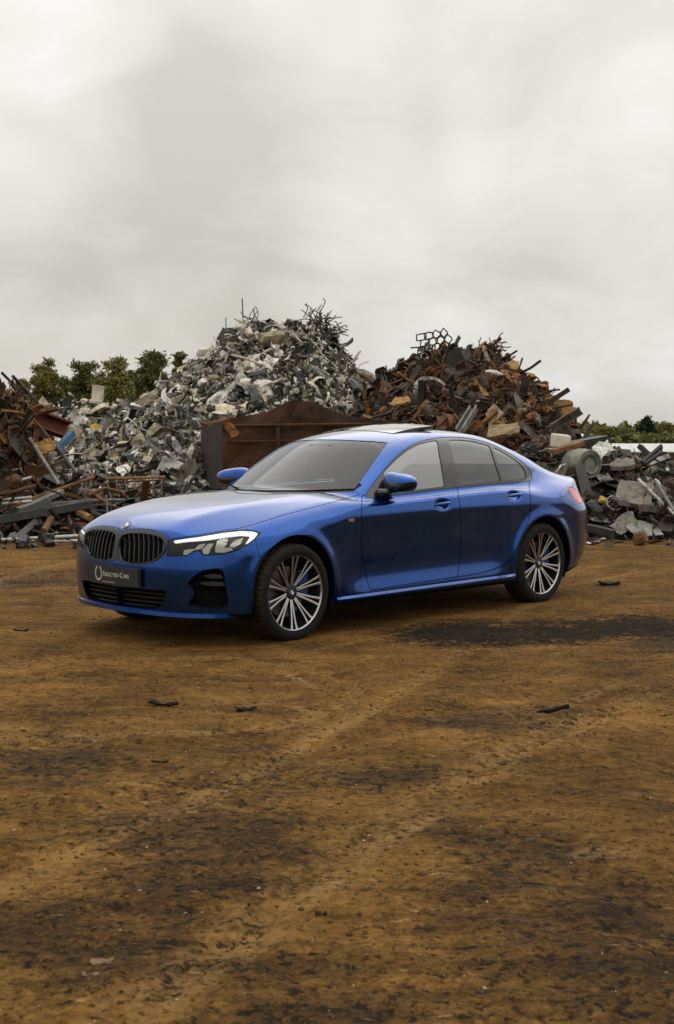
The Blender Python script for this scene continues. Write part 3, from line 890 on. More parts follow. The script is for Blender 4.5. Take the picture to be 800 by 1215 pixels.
wparts, wspokes = wheel_parts()
def add_child(src, parent, rot=None, new=True):
    o = src.copy() if new else src
    if new: COL.objects.link(o)
    o.parent = parent
    if rot is not None: o.rotation_euler = rot
    return o
first = True
for wx in (0.0, WB):
    for s in (-1, 1):
        w = empty('wheel', (wx, s*.788, RT-.009), 0 if s < 0 else math.pi, car)
        ph = R(1.5) if wx == 0 else R(-3)
        for q in wparts: add_child(q, w, new=not first)
        for k in range(10):
            for j, q in enumerate(wspokes):
                add_child(q, w, (0, R(90+36*k)+ph, 0), new=not (first and k == 0))
        cap = roundel((0, -.0625, 0), (0, -1, 0), .030, w, 'hub_cap')
        # roundel() makes an empty with pieces; join them to stay within three levels
        first = False
for o in [q for q in COL.objects if q.type == 'EMPTY' and q.name.split('.')[0] in ('hub_cap', 'emblem')]:
    ch = list(o.children); v = []; f = []; ms = []; mi = []
    for c_ in ch:
        b0 = len(v); v += [tuple(p.co) for p in c_.data.vertices]
        m_ = c_.data.materials[0]
        if m_ not in ms: ms.append(m_)
        for pg in c_.data.polygons: f.append(tuple(i+b0 for i in pg.vertices)); mi.append(ms.index(m_))
    nm = o.name.split('.')[0]; par = o.parent; loc = o.location.copy(); qt = o.rotation_quaternion.copy()
    for c_ in ch: bpy.data.objects.remove(c_)
    bpy.data.objects.remove(o)
    q = mesh_obj(nm, v, f, None, par, smooth=False, mats=ms, midx=mi); q.location = loc; q.rotation_mode = 'QUATERNION'; q.rotation_quaternion = qt
# arch liners
for wx in (0, WB):
    for s in (-1, 1):
        v = []; f = []; n = 40
        for i in range(n+1):
            a = R(-25)+R(230)*i/n; 
            for y_ in (.868, .50): v.append((wx+(ARCH_R+.004)*math.cos(a), s*y_, max(ARCH_Z+(ARCH_R+.004)*math.sin(a), .17)))
        for i in range(n): f.append((2*i, 2*i+1, 2*i+3, 2*i+2))
        k0 = len(v); v += [(wx, s*.50, ARCH_Z)]
        for i in range(n): f.append((2*i+1, 2*i+3, k0))
        mesh_obj('wheel_arch_liner', v, f, CAVITY, car)

# ---- cabin
def rbox(name, c, d, m, parent, rot=(0, 0, 0), bev=.04, seg=3):
    bm = bmesh.new(); bmesh.ops.create_cube(bm, size=1.0)
    bmesh.ops.scale(bm, vec=d, verts=bm.verts); bmesh.ops.bevel(bm, geom=bm.edges[:], offset=min(bev, min(d)*.45), segments=seg, affect='EDGES', profile=.6)
    me = bpy.data.meshes.new(name); bm.to_mesh(me); bm.free(); me.materials.append(m)
    me.polygons.foreach_set('use_smooth', np.ones(len(me.polygons), bool))
    o = bpy.data.objects.new(name, me); COL.objects.link(o); o.parent = parent; o.location = c; o.rotation_euler = rot
    return o
rbox('cabin_floor', (1.75, 0, .34), (2.2, 1.50, .06), CAVITY, car)
rbox('dashboard', (.93, 0, .84), (.44, 1.42, .20), SEAT, car, (0, .12, 0), .08, 4)
for y_ in (-.37, .37):
    st = rbox('seat', (1.56, y_, .52), (.52, .50, .22), SEAT, car, (0, -.12, 0), .08, 4)
    for nm, c_, d_, ro in (('seat_back', (1.93, y_, .84), (.16, .48, .66), (0, .30, 0)), ('headrest', (2.05, y_, 1.19), (.10, .26, .17), (0, .2, 0))):
        rbox(nm, c_, d_, SEAT, car, ro, .07, 4)
rbox('rear_seat', (2.72, 0, .80), (.22, 1.26, .60), SEAT, car, (0, .32, 0), .08, 4)
for y_ in (-.40, .40): rbox('headrest', (2.80, y_, 1.12), (.10, .26, .14), SEAT, car, (0, .2, 0), .06, 4)
b = MB()
ring = [Vector((0, .185*math.cos(2*math.pi*k/36), .185*math.sin(2*math.pi*k/36))) for k in range(37)]
Mx = Matrix.Rotation(R(-24), 3, 'Y'); sc_ = Vector((1.27, -.37, .90))
b.tube([Mx @ p+sc_ for p in ring], .016, 8, False); b.tube([Mx @ Vector((0, -.18, 0))+sc_, Mx @ Vector((-.02, 0, 0))+sc_, Mx @ Vector((0, .18, 0))+sc_], [.018, .05, .018], 8)
b.build('steering_wheel', SEAT, car, smooth=True)
rbox('rear_view_mirror', (1.14, 0, 1.275), (.03, .24, .065), GLOSSB, car, (0, .1, 0), .015)
# ------------------------------------------------------------------ positions from the photograph
def at(px, py, Y):
    """world point at depth Y (metres along +Y) seen at a pixel of the photograph"""
    x = (px-400)/CAM_F; y = -(py-607.5)/CAM_F
    D = Vector((x, math.cos(CAM_PITCH)-y*math.sin(CAM_PITCH), math.sin(CAM_PITCH)+y*math.cos(CAM_PITCH)))
    return Vector((0, 0, CAM_H)) + D*(Y/D.y)
def ground_at(px, py):
    x = (px-400)/CAM_F; y = -(py-607.5)/CAM_F
    D = Vector((x, math.cos(CAM_PITCH)-y*math.sin(CAM_PITCH), math.sin(CAM_PITCH)+y*math.cos(CAM_PITCH)))
    return Vector((0, 0, CAM_H)) - D*(CAM_H/D.z)
rng = random.Random(7)
nr = np.random.RandomState(11)
def vnoise(x, y, seed=0):
    """smooth lattice noise, vectorised, -1..1"""
    xi = np.floor(x).astype(np.int64); yi = np.floor(y).astype(np.int64); xf = x-xi; yf = y-yi
    def hsh(a, b):
        n = (a*374761393 + b*668265263 + seed*974711) & 0x7fffffff
        n = ((n ^ (n >> 13))*1274126177) & 0x7fffffff
        return ((n ^ (n >> 16)) & 0xffff)/32767.5-1
    u = xf*xf*(3-2*xf); v = yf*yf*(3-2*yf)
    return (hsh(xi, yi)*(1-u)+hsh(xi+1, yi)*u)*(1-v) + (hsh(xi, yi+1)*(1-u)+hsh(xi+1, yi+1)*u)*v
def fbm(x, y, o=4, seed=0):
    s = 0; a = 1.0
    for k in range(o): s = s+a*vnoise(x*2**k+13.7*k, y*2**k-7.1*k, seed+k); a *= .5
    return s/1.9

# ------------------------------------------------------------------ the ground
def axis_pts(lo, hi, step, far):
    c = list(np.arange(lo, hi+1e-6, step)); s = step; p = c[-1]
    while p < far: s *= 1.16; p += s; c.append(p)
    s = step; p = c[0]
    while p > -far: s *= 1.16; p -= s; c.insert(0, p)
    return np.array(c)
def arc3(p, q, r):
    """circle through three ground points"""
    (ax, ay), (bx, by), (cx, cy) = [(v.x, v.y) for v in (ground_at(*p), ground_at(*q), ground_at(*r))]
    D = 2*(ax*(by-cy)+bx*(cy-ay)+cx*(ay-by))
    ux = ((ax*ax+ay*ay)*(by-cy)+(bx*bx+by*by)*(cy-ay)+(cx*cx+cy*cy)*(ay-by))/D
    uy = ((ax*ax+ay*ay)*(cx-bx)+(bx*bx+by*by)*(ax-cx)+(cx*cx+cy*cy)*(bx-ax))/D
    return (ux, uy), math.hypot(ax-ux, ay-uy)
TRACKS = []
for p, q, r in (((170, 975), (300, 912), (430, 845)), ((300, 1110), (470, 985), (650, 880)), ((480, 955), (640, 872), (790, 815)), ((120, 872), (270, 866), (400, 838))):
    c_, r_ = arc3(p, q, r); TRACKS.append((c_, r_, .085))

def ground_h(X, Y):
    h = .030*fbm(X*.55, Y*.55, 3, 3) + .016*fbm(X*2.1, Y*2.1, 3, 9)
    near = np.clip((15-Y)/6, 0, 1)
    n = fbm(X*6.5, Y*6.5, 4, 21); h = h + near*.015*n
    h = h + near*.010*np.maximum(fbm(X*16, Y*16, 2, 33), -.1)
    # old wheel tracks: slightly sunk bands with a raised lip
    for (ax, ay, bx, by, w, d) in ((-1.2, 4.6, 1.6, 7.6, .13, .016), (.9, 3.4, 2.6, 9.5, .16, .014), (-3.6, 5.2, .2, 6.0, .12, .012)):
        L = math.hypot(bx-ax, by-ay); ux, uy = (bx-ax)/L, (by-ay)/L
        s = (X-ax)*ux+(Y-ay)*uy; t = (X-ax)*-uy+(Y-ay)*ux + .10*np.sin(s*1.7)
        k = sstep(0, .6, s)*(1-sstep(L-.6, L, s))
        h = h + k*(-d*np.exp(-(t/w)**2)+d*.6*np.exp(-((np.abs(t)-w*1.7)/(w*.6))**2))
    for c, r_, w in TRACKS:
        dd = np.hypot(X-c[0], Y-c[1])-r_; ang = np.arctan2(Y-c[1], X-c[0])*r_
        h = h + near*(-.012*np.exp(-(dd/w)**4) + .010*np.exp(-((np.abs(dd)-w*1.35)/(w*.35))**2) + .005*np.exp(-(dd/w)**4)*np.sin(ang*70+np.sign(dd)*1.2))*(.4+.6*sstep(-.2, .4, vnoise(X*.9, Y*.9, 77)))
    # level under the car so that the tyres stand on it
    c, s_ = math.cos(-CAR_YAW), math.sin(-CAR_YAW)
    lx = c*(X-CAR_X)-s_*(Y-CAR_Y); ly = s_*(X-CAR_X)+c*(Y-CAR_Y)
    d = np.maximum(np.maximum(-.7-lx, lx-3.4), np.maximum(np.abs(ly)-1.05, 0))
    h = h*sstep(0, .9, d)*1.0
    return h*(1-sstep(16, 30, np.abs(Y)))
gx = axis_pts(-4.2, 4.2, .026, 900); gy = axis_pts(2.6, 13.5, .026, 900)
GX, GY = np.meshgrid(gx, gy)
GZ = ground_h(GX, GY)
ni, nj = GX.shape
idx = np.arange(ni*nj).reshape(ni, nj)
gq = np.stack([idx[:-1, :-1], idx[:-1, 1:], idx[1:, 1:], idx[1:, :-1]], -1).reshape(-1, 4)
DIRT = mat('brown dirt', (.2, .12, .05), .93, spec=.12)
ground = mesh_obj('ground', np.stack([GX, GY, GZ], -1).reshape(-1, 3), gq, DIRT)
tag(ground, kind='structure')
d = NT(DIRT); gv = d.coord()
sepg = d.n('ShaderNodeSeparateXYZ', {0: gv})
n_big = d.noise(gv, .42, 4, .6, .6); n_mid = d.noise(gv, 1.9, 6, .66, .5); n_fine = d.noise(gv, 17, 7, .72); n_grit = d.noise(gv, 95, 4, .7)
# streaks dragged sideways by vehicles
mp = d.n('ShaderNodeMapping', {'Vector': gv, 'Rotation': (0, 0, R(24)), 'Scale': (.5, 2.6, 1)}).outputs[0]
n_str = d.noise(mp, 2.2, 6, .66, .8)
n_spk = d.noise(gv, 46, 6, .75)
def dev(n_, w): return d.m('MULTIPLY', d.m('SUBTRACT', n_, .5), w)
n_clod = d.noise(gv, 27, 3, .6, .3)
tone = d.m('ADD', .5, d.m('ADD', d.m('ADD', dev(n_mid, .42), dev(n_spk, .36)), d.m('ADD', dev(n_str, .26), d.m('ADD', dev(n_fine, .34), dev(n_clod, .16)))))
colr = d.ramp(tone, [(.26, (.010, .0048, .0016)), (.40, (.058, .027, .0068)), (.48, (.140, .069, .014)), (.54, (.200, .100, .022)), (.62, (.285, .152, .038)), (.78, (.44, .27, .10))])
# ragged blots: moist patches, stains, pale scrapes, painted vignette darkening
def blot(cx, cy, rx, ry, rot, soft=.55, amp=1.1):
    m_ = d.n('ShaderNodeMapping', {'Vector': gv, 'Location': (0, 0, 0), 'Rotation': (0, 0, 0)}, vector_type='POINT')
    v0 = d.n('ShaderNodeVectorMath', {0: gv, 1: (cx, cy, 0)}, operation='SUBTRACT').outputs[0]
    v1 = d.n('ShaderNodeVectorRotate', {'Vector': v0, 'Angle': -rot}, rotation_type='Z_AXIS').outputs[0]
    v2 = d.n('ShaderNodeVectorMath', {0: v1, 1: (1/rx, 1/ry, 0)}, operation='MULTIPLY').outputs[0]
    r_ = d.n('ShaderNodeVectorMath', {0: v2}, operation='LENGTH').outputs['Value']
    wob = d.m('MULTIPLY', d.m('SUBTRACT', d.m('ADD', d.m('MULTIPLY', n_mid, .5), d.m('MULTIPLY', n_str, .5)), .5), amp*3.2)
    wob = d.m('ADD', wob, d.m('ADD', d.m('MULTIPLY', d.m('SUBTRACT', n_fine, .5), 2.6), d.m('MULTIPLY', d.m('SUBTRACT', n_spk, .5), 1.6)))
    return d.n('ShaderNodeMapRange', {0: d.m('ADD', r_, wob), 1: 1.0-soft*.5, 2: 1.0+soft*.5, 3: 1.0, 4: 0.0}).outputs[0]
def gblot(px, py, pw, ph, **k):
    c = ground_at(px, py); l = ground_at(px-pw, py); t_ = ground_at(px, py-ph); b_ = ground_at(px, py+ph)
    return blot(c.x, (t_.y+b_.y)/2, abs(c.x-l.x), abs(t_.y-b_.y)/2, 0.0, **k)
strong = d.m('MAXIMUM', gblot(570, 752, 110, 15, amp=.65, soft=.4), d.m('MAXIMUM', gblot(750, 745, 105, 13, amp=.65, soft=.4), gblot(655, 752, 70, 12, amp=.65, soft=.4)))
damp_vignette = None  # moist patches; bottom-edge and corner blots are vignette darkening painted into the colour
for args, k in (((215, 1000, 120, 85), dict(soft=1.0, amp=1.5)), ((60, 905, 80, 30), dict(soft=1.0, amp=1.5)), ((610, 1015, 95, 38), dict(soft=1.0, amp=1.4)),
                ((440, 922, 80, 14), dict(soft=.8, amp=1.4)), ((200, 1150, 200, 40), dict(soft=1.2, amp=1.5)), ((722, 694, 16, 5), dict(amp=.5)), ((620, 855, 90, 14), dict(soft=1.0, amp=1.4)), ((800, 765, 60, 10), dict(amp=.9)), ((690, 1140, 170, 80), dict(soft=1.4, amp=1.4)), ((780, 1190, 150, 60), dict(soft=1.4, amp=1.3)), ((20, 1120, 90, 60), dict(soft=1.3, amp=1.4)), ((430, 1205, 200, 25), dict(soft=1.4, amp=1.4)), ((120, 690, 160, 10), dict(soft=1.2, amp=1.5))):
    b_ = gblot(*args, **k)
    damp_vignette = b_ if damp_vignette is None else d.m('MAXIMUM', damp_vignette, b_)
wet = d.mix(d.m('MULTIPLY', damp_vignette, .50), colr, (.014, .0085, .0045, 1))  # soil colour; moist patches and vignette darkening mixed in alike
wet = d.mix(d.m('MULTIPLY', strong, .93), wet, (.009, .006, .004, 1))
# pale scrapes and tyre tracks
pale = None
for (x0, y0, x1, y1, wd) in ((265, 928, 345, 893, .045), (335, 897, 430, 847, .05), (170, 867, 300, 868, .03), (330, 795, 385, 818, .03), (345, 838, 372, 848, .03), (560, 905, 640, 880, .09), (520, 930, 600, 915, .05), (640, 850, 740, 812, .03), (380, 770, 470, 752, .03), (20, 790, 130, 772, .04), (330, 1075, 440, 1040, .04), (420, 1010, 540, 960, .05), (690, 1010, 760, 1015, .06), (640, 700, 780, 676, .06), (0, 690, 90, 664, .08)):
    a, b_ = ground_at(x0, y0), ground_at(x1, y1); L = (b_-a).length
    q = blot((a.x+b_.x)/2, (a.y+b_.y)/2, L*.55, wd, math.atan2(b_.y-a.y, b_.x-a.x), soft=1.0, amp=2.0)
    pale = q if pale is None else d.m('MAXIMUM', pale, q)
pale = d.m('MULTIPLY', pale, d.n('ShaderNodeMapRange', {0: d.m('ADD', d.m('MULTIPLY', n_clod, .5), d.m('MULTIPLY', n_fine, .5)), 1: .43, 2: .57}).outputs[0])
trk = None
for c_, r_, w in TRACKS:
    dv = d.n('ShaderNodeVectorMath', {0: d.n('ShaderNodeVectorMath', {0: gv, 1: (1, 1, 0)}, operation='MULTIPLY').outputs[0], 1: (c_[0], c_[1], 0)}, operation='DISTANCE').outputs['Value']
    bd = d.m('ABSOLUTE', d.m('SUBTRACT', dv, r_)); bd = d.m('ADD', bd, dev(n_fine, .16))
    q = d.n('ShaderNodeMapRange', {0: bd, 1: w*.5, 2: w*1.1, 3: 1, 4: 0}).outputs[0]
    trk = q if trk is None else d.m('MAXIMUM', trk, q)
trk = d.m('MULTIPLY', trk, d.m('SUBTRACT', 1.0, strong))
trk = d.m('MULTIPLY', trk, d.n('ShaderNodeMapRange', {0: d.m('ADD', d.m('MULTIPLY', n_mid, .5), d.m('MULTIPLY', n_clod, .5)), 1: .44, 2: .58}).outputs[0])
wet = d.mix(d.m('MULTIPLY', trk, .40), wet, (.38, .22, .078, 1))
wet = d.mix(d.m('MULTIPLY', pale, .55), wet, (.38, .23, .085, 1))
grit = d.n('ShaderNodeMapRange', {0: n_grit, 1: .64, 2: .70}).outputs[0]
wet = d.mix(d.m('MULTIPLY', grit, .55), wet, (.42, .33, .22, 1))
# pit shade painted dark, denser in blots; pale flecks lie along the old tracks
n_pit_shade = d.noise(gv, 24, 4, .62, .3)
dk = d.n('ShaderNodeMapRange', {0: d.m('ADD', n_pit_shade, d.m('MULTIPLY', damp_vignette, .085)), 1: .615, 2: .665}).outputs[0]
wet = d.mix(d.m('MULTIPLY', dk, .85), wet, (.008, .005, .003, 1))
mpf = d.n('ShaderNodeMapping', {'Vector': gv, 'Rotation': (0, 0, R(-38)), 'Scale': (7, 24, 1)}).outputs[0]
fl = d.n('ShaderNodeMapRange', {0: d.m('ADD', d.noise(mpf, 1.0, 4, .6, .4), d.m('MULTIPLY', d.m('SUBTRACT', n_mid, .5), .25)), 1: .645, 2: .72}).outputs[0]
wet = d.mix(d.m('MULTIPLY', fl, .6), wet, (.46, .29, .12, 1))
big_ = d.n('ShaderNodeMapRange', {0: n_big, 1: .35, 2: .65, 3: .62, 4: 1.02}).outputs[0]
sc2 = d.n('ShaderNodeVectorMath', {0: wet, 'Scale': big_}, operation='SCALE').outputs[0]
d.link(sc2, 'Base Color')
d.link(d.n('ShaderNodeMapRange', {0: damp_vignette, 1: 0, 2: 1, 3: .97, 4: .88}).outputs[0], 'Roughness')
hb = d.m('ADD', d.m('ADD', d.m('MULTIPLY', n_fine, .6), d.m('MULTIPLY', n_clod, .5)), d.m('ADD', d.m('MULTIPLY', n_spk, .35), d.m('MULTIPLY', n_grit, .12)))
d.bump(hb, 1.0, .03)

def rot_rand(r): return Matrix.Rotation(r.uniform(0, 6.283), 3, 'Z') @ Matrix.Rotation(r.uniform(0, 6.283), 3, 'X') @ Matrix.Rotation(r.uniform(0, 6.283), 3, 'Y')
# stones and crumbs of earth: uncountable, one object per tone
def pebbles(name, n, m, smin_, smax_, label, seed, zone):
    q = np.random.RandomState(seed); X, Y = zone(q, n); Z = ground_h(X, Y)
    s = smin_*(smax_/smin_)**(q.rand(n)**3.2)
    base = np.array([(1, 0, 0), (-.5, .87, 0), (-.5, -.87, 0), (.2, .1, .8), (0, 0, -.6)]); fc = np.array([(0, 1, 3), (1, 2, 3), (2, 0, 3), (1, 0, 4), (2, 1, 4), (0, 2, 4)])
    a = q.rand(n)*6.283; V = base[None]*(1+.35*q.randn(n, 5, 3)*.7); 
    x = V[..., 0]*np.cos(a)[:, None]-V[..., 1]*np.sin(a)[:, None]; y = V[..., 0]*np.sin(a)[:, None]+V[..., 1]*np.cos(a)[:, None]
    P = np.stack([x*s[:, None]+X[:, None], y*s[:, None]+Y[:, None], V[..., 2]*s[:, None]*.7+Z[:, None]], -1).reshape(-1, 3)
    T = (fc[None]+5*np.arange(n)[:, None, None]).reshape(-1, 3)
    o = mesh_obj(name, P, T, m, smooth=False); tag(o, label, 'gravel', kind='stuff')
def zone_near(q, n):
    Y = 2.7+13*q.rand(n)**1.5; X = (q.rand(n)*2-1)*(Y*.27+.3); return X, Y
EARTH = mat('earth crumb', (.095, .050, .016), .95, spec=.1); STONE = mat('pale stone', (.34, .27, .19), .85, spec=.3); COAL = mat('dark crumb', (.012, .010, .009), .8)
pebbles('earth_crumbs', 30000, EARTH, .0022, .016, 'small brown crumbs of earth strewn over the dirt ground', 1, zone_near)
pebbles('pale_gravel', 1300, STONE, .0018, .009, 'small pale stones strewn over the dirt ground', 2, zone_near)
pebbles('dark_grit', 2200, COAL, .0018, .011, 'small black crumbs strewn over the dirt ground', 3, zone_near)

# ------------------------------------------------------------------ scrap: materials
def scrap_mat(name, a, b, rough=.5, metal=.0, dirt=.35, dirtcol=(.035, .025, .016), scale=5):
    m = mat(name, a, rough, metal); t = NT(m); v = t.coord('Object')
    rnd = t.n('ShaderNodeObjectInfo').outputs['Random']
    vv = t.n('ShaderNodeVectorMath', {0: v, 1: t.n('ShaderNodeCombineXYZ', {0: t.m('MULTIPLY', rnd, 37.0), 1: t.m('MULTIPLY', rnd, 91.0)}).outputs[0]}, operation='ADD').outputs[0]
    n1 = t.noise(vv, scale, 5, .62, .4); n2 = t.noise(vv, scale*4, 4, .65)
    c = t.mix(t.n('ShaderNodeMapRange', {0: n1, 1: .38, 2: .62}).outputs[0], (*a, 1), (*b, 1))
    dm = t.n('ShaderNodeMapRange', {0: t.m('ADD', t.m('MULTIPLY', n1, .5), t.m('MULTIPLY', n2, .5)), 1: .50, 2: .60}).outputs[0]
    c = t.mix(t.m('MULTIPLY', dm, dirt), c, (*dirtcol, 1))
    t.link(c, 'Base Color')
    t.link(t.n('ShaderNodeMapRange', {0: n2, 3: max(rough-.12, .15), 4: min(rough+.2, 1)}).outputs[0], 'Roughness')
    t.bump(n2, .35, .01)
    return m
ALUM = [scrap_mat('bare aluminium', (.56, .53, .47), (.34, .32, .28), .38, .75, .5),
        scrap_mat('cream painted metal', (.66, .58, .42), (.50, .43, .30), .55, 0, .45),
        scrap_mat('white painted metal', (.66, .65, .61), (.50, .48, .43), .5, 0, .5),
        scrap_mat('grey sheet', (.21, .21, .20), (.13, .13, .125), .5, .35, .5),
        scrap_mat('dark sheet', (.035, .035, .034), (.06, .058, .052), .5, .2, .3),
        scrap_mat('black plastic scrap', (.010, .010, .010), (.02, .02, .02), .5, 0, .2),
        scrap_mat('khaki metal', (.26, .22, .13), (.16, .13, .08), .6, 0, .5),
        scrap_mat('dull steel', (.30, .29, .27), (.12, .105, .09), .42, .7, .55)]
ALUM_W = [5.0, 5.6, 4.4, 1.8, 2.6, 4.6, 2.0, 2.2]
RUST = [scrap_mat('dark rust', (.050, .022, .010), (.022, .012, .007), .8, 0, .4),
        scrap_mat('brown rust', (.135, .056, .018), (.070, .030, .011), .82, 0, .4),
        scrap_mat('orange rust', (.25, .10, .022), (.14, .055, .014), .85, 0, .4),
        scrap_mat('ochre rust', (.27, .14, .035), (.17, .08, .022), .85, 0, .4),
        scrap_mat('black iron', (.013, .011, .010), (.028, .020, .014), .6, .2, .3),
        scrap_mat('worn iron', (.12, .105, .088), (.055, .042, .030), .5, .5, .5),
        scrap_mat('pale rusted sheet', (.32, .28, .22), (.17, .13, .09), .6, .1, .6)]
RUST_W = [5.5, 6.5, 3.4, 1.3, 5, 1.6, .6]
MIXD = RUST[:2]+[RUST[4], RUST[5], ALUM[3], ALUM[4], ALUM[5], ALUM[7], ALUM[2]]
MIXD_W = [3.5, 3.4, 4.5, 2.5, 1.6, 3.5, 4, 1.2, .5]
def wpick(r, ms, ws): return r.choices(ms, ws)[0]

# ------------------------------------------------------------------ scrap: shapes (about unit size)
def sh_sheet(r, nu=6, nv=4, asp=.6, crum=.16, bend=None, thick=.018):
    bend = r.uniform(-1.6, 1.6) if bend is None else bend
    ph = [r.uniform(0, 6.28) for _ in range(8)]; fr = [r.uniform(2, 7) for _ in range(8)]
    P = []
    for i in range(nu+1):
        for j in range(nv+1):
            u, v = i/nu-.5, (j/nv-.5)*asp
            e = 1.0
            if i in (0, nu) or j in (0, nv): u *= r.uniform(.80, 1.08); v *= r.uniform(.80, 1.08)
            x = math.sin(u*bend)/bend if abs(bend) > .05 else u
            z = (1-math.cos(u*bend))/bend if abs(bend) > .05 else 0
            z += crum*(math.sin(fr[0]*u*2+ph[0])*math.cos(fr[1]*v*2+ph[1])*.5+r.uniform(-.35, .35))
            P.append(Vector((x+r.uniform(-.03, .03), v+crum*.4*math.sin(fr[2]*u+ph[2])+r.uniform(-.03, .03), z)))
    n = len(P); w = nv+1
    V = P+[p+Vector((0, 0, -thick)) for p in P]; Fc = []
    for i in range(nu):
        for j in range(nv):
            a, b_, c, e = i*w+j, (i+1)*w+j, (i+1)*w+j+1, i*w+j+1
            Fc += [(a, b_, c), (a, c, e), (n+a, n+c, n+b_), (n+a, n+e, n+c)]
    ring = [i*w for i in range(nu+1)]+[nu*w+j for j in range(1, nv+1)]+[i*w+nv for i in range(nu-1, -1, -1)]+[j for j in range(nv-1, 0, -1)]
    for a, b_ in zip(ring, ring[1:]+ring[:1]): Fc.append((b_, a, n+a, n+b_))
    return V, Fc
def sh_strip(r, n=9, w=.09, thick=.02):
    V = []; Fc = []; p = Vector((-.5, 0, 0)); a = r.uniform(-.5, .5); b_ = r.uniform(-.4, .4); tw = r.uniform(-1.5, 1.5)
    da, db = r.uniform(-.5, .5), r.uniform(-.35, .35); t = r.uniform(0, 3)
    for i in range(n+1):
        d_ = Vector((math.cos(a)*math.cos(b_), math.sin(a)*math.cos(b_), math.sin(b_)))
        s = d_.cross(Vector((0, 0, 1))).normalized(); u = s.cross(d_)
        s2 = s*math.cos(t)+u*math.sin(t); u2 = -s*math.sin(t)+u*math.cos(t)
        for k1, k2 in ((-1, -1), (1, -1), (1, 1), (-1, 1)): V.append(p+s2*(k1*w/2)+u2*(k2*thick/2))
        p = p+d_*(1.0/n); a += da+r.uniform(-.25, .25); b_ += db+r.uniform(-.25, .25); t += tw/n
    c = sum(V, Vector())/len(V); V = [q-c for q in V]
    for i in range(n):
        for k in range(4): Fc.append((i*4+k, i*4+(k+1) % 4, (i+1)*4+(k+1) % 4, (i+1)*4+k))
    Fc += [(3, 2, 1, 0), tuple(n*4+k for k in range(4))]
    return V, Fc
def sh_curl(r, n=10, w=.13, thick=.018):
    V = []; Fc = []; p = Vector(); a = 0.0; t = r.uniform(-.4, .4); k0 = r.uniform(.25, .6)*r.choice((-1, 1)); w = r.uniform(.08, .22)
    for i in range(n+1):
        d_ = Vector((math.cos(a), 0, math.sin(a))); u = Vector((-math.sin(a), 0, math.cos(a))); s = Vector((0, 1, 0))*math.cos(t)+u*math.sin(t)*.5
        for k1, k2 in ((-1, -1), (1, -1), (1, 1), (-1, 1)): V.append(p+s*(k1*w/2)+u*(k2*thick/2))
        p = p+d_*.11+Vector((0, r.uniform(-.02, .02), 0)); a += k0*r.uniform(.3, 1.5); t += r.uniform(-.2, .2)
        if r.random() < .2: k0 = -k0
    c = sum(V, Vector())/len(V); V = [q-c for q in V]
    for i in range(n):
        for k in range(4): Fc.append((i*4+k, i*4+(k+1) % 4, (i+1)*4+(k+1) % 4, (i+1)*4+k))
    Fc += [(3, 2, 1, 0), tuple(n*4+k for k in range(4))]
    return V, Fc
def sh_pipe(r, n=5, rad=.022, seg=6, bend=.35):
    b_ = MB(); p = Vector((-.5, 0, 0)); d_ = Vector((1, 0, 0)); pts = [p.copy()]
    for i in range(n):
        d_ = (d_+Vector((0, r.gauss(0, bend), r.gauss(0, bend)))).normalized(); p = p+d_/n; pts.append(p.copy())
    c = sum(pts, Vector())/len(pts); b_.tube([q-c for q in pts], rad, seg)
    return [Vector(q) for q in b_.v], b_.f
def sh_beam(r, kind='L', w=.10, h=.10, t=.016, bend=0.0, n=4):
    if kind == 'L': prof = [(0, 0), (w, 0), (w, t), (t, t), (t, h), (0, h)]
    elif kind == 'U': prof = [(0, 0), (w, 0), (w, h), (w-t, h), (w-t, t), (t, t), (t, h), (0, h)]
    elif kind == 'I': prof = [(0, 0), (w, 0), (w, t), (w/2+t/2, t), (w/2+t/2, h-t), (w, h-t), (w, h), (0, h), (0, h-t), (w/2-t/2, h-t), (w/2-t/2, t), (0, t)]
    else: prof = [(0, 0), (w, 0), (w, h), (0, h)]
    m = len(prof); V = []; Fc = []
    for i in range(n+1):
        u = i/n-.5; z0 = bend*(u*u)
        for a, c in prof: V.append(Vector((u, a-w/2, c-h/2+z0)))
    for i in range(n):
        for k in range(m): Fc.append((i*m+k, i*m+(k+1) % m, (i+1)*m+(k+1) % m, (i+1)*m+k))
    Fc += [tuple(range(m-1, -1, -1)), tuple(n*m+k for k in range(m))]
    return V, Fc
def sh_plate(r, thick=.03, asp=.6, warp=.08):
    n = r.randint(5, 8); pts = []
    for k in range(n):
        a = 6.283*k/n+r.uniform(-.25, .25); q = r.uniform(.38, .58); pts.append((math.cos(a)*q, math.sin(a)*q*asp*1.3))
    V = []; top = []
    w1, w2 = r.uniform(-warp, warp)*4, r.uniform(-warp, warp)*4
    for s in (1, -1):
        for x, y in pts: V.append(Vector((x, y, w1*x*y+w2*x*x+s*thick/2)))
        V.append(Vector((0, 0, s*thick/2+r.uniform(-warp, warp)*.3)))
    Fc = []
    for k in range(n):
        j = (k+1) % n
        Fc += [(k, j, n), (n+1+j, n+1+k, 2*n+1), (j, k, n+1+k, n+1+j)]
    return V, Fc
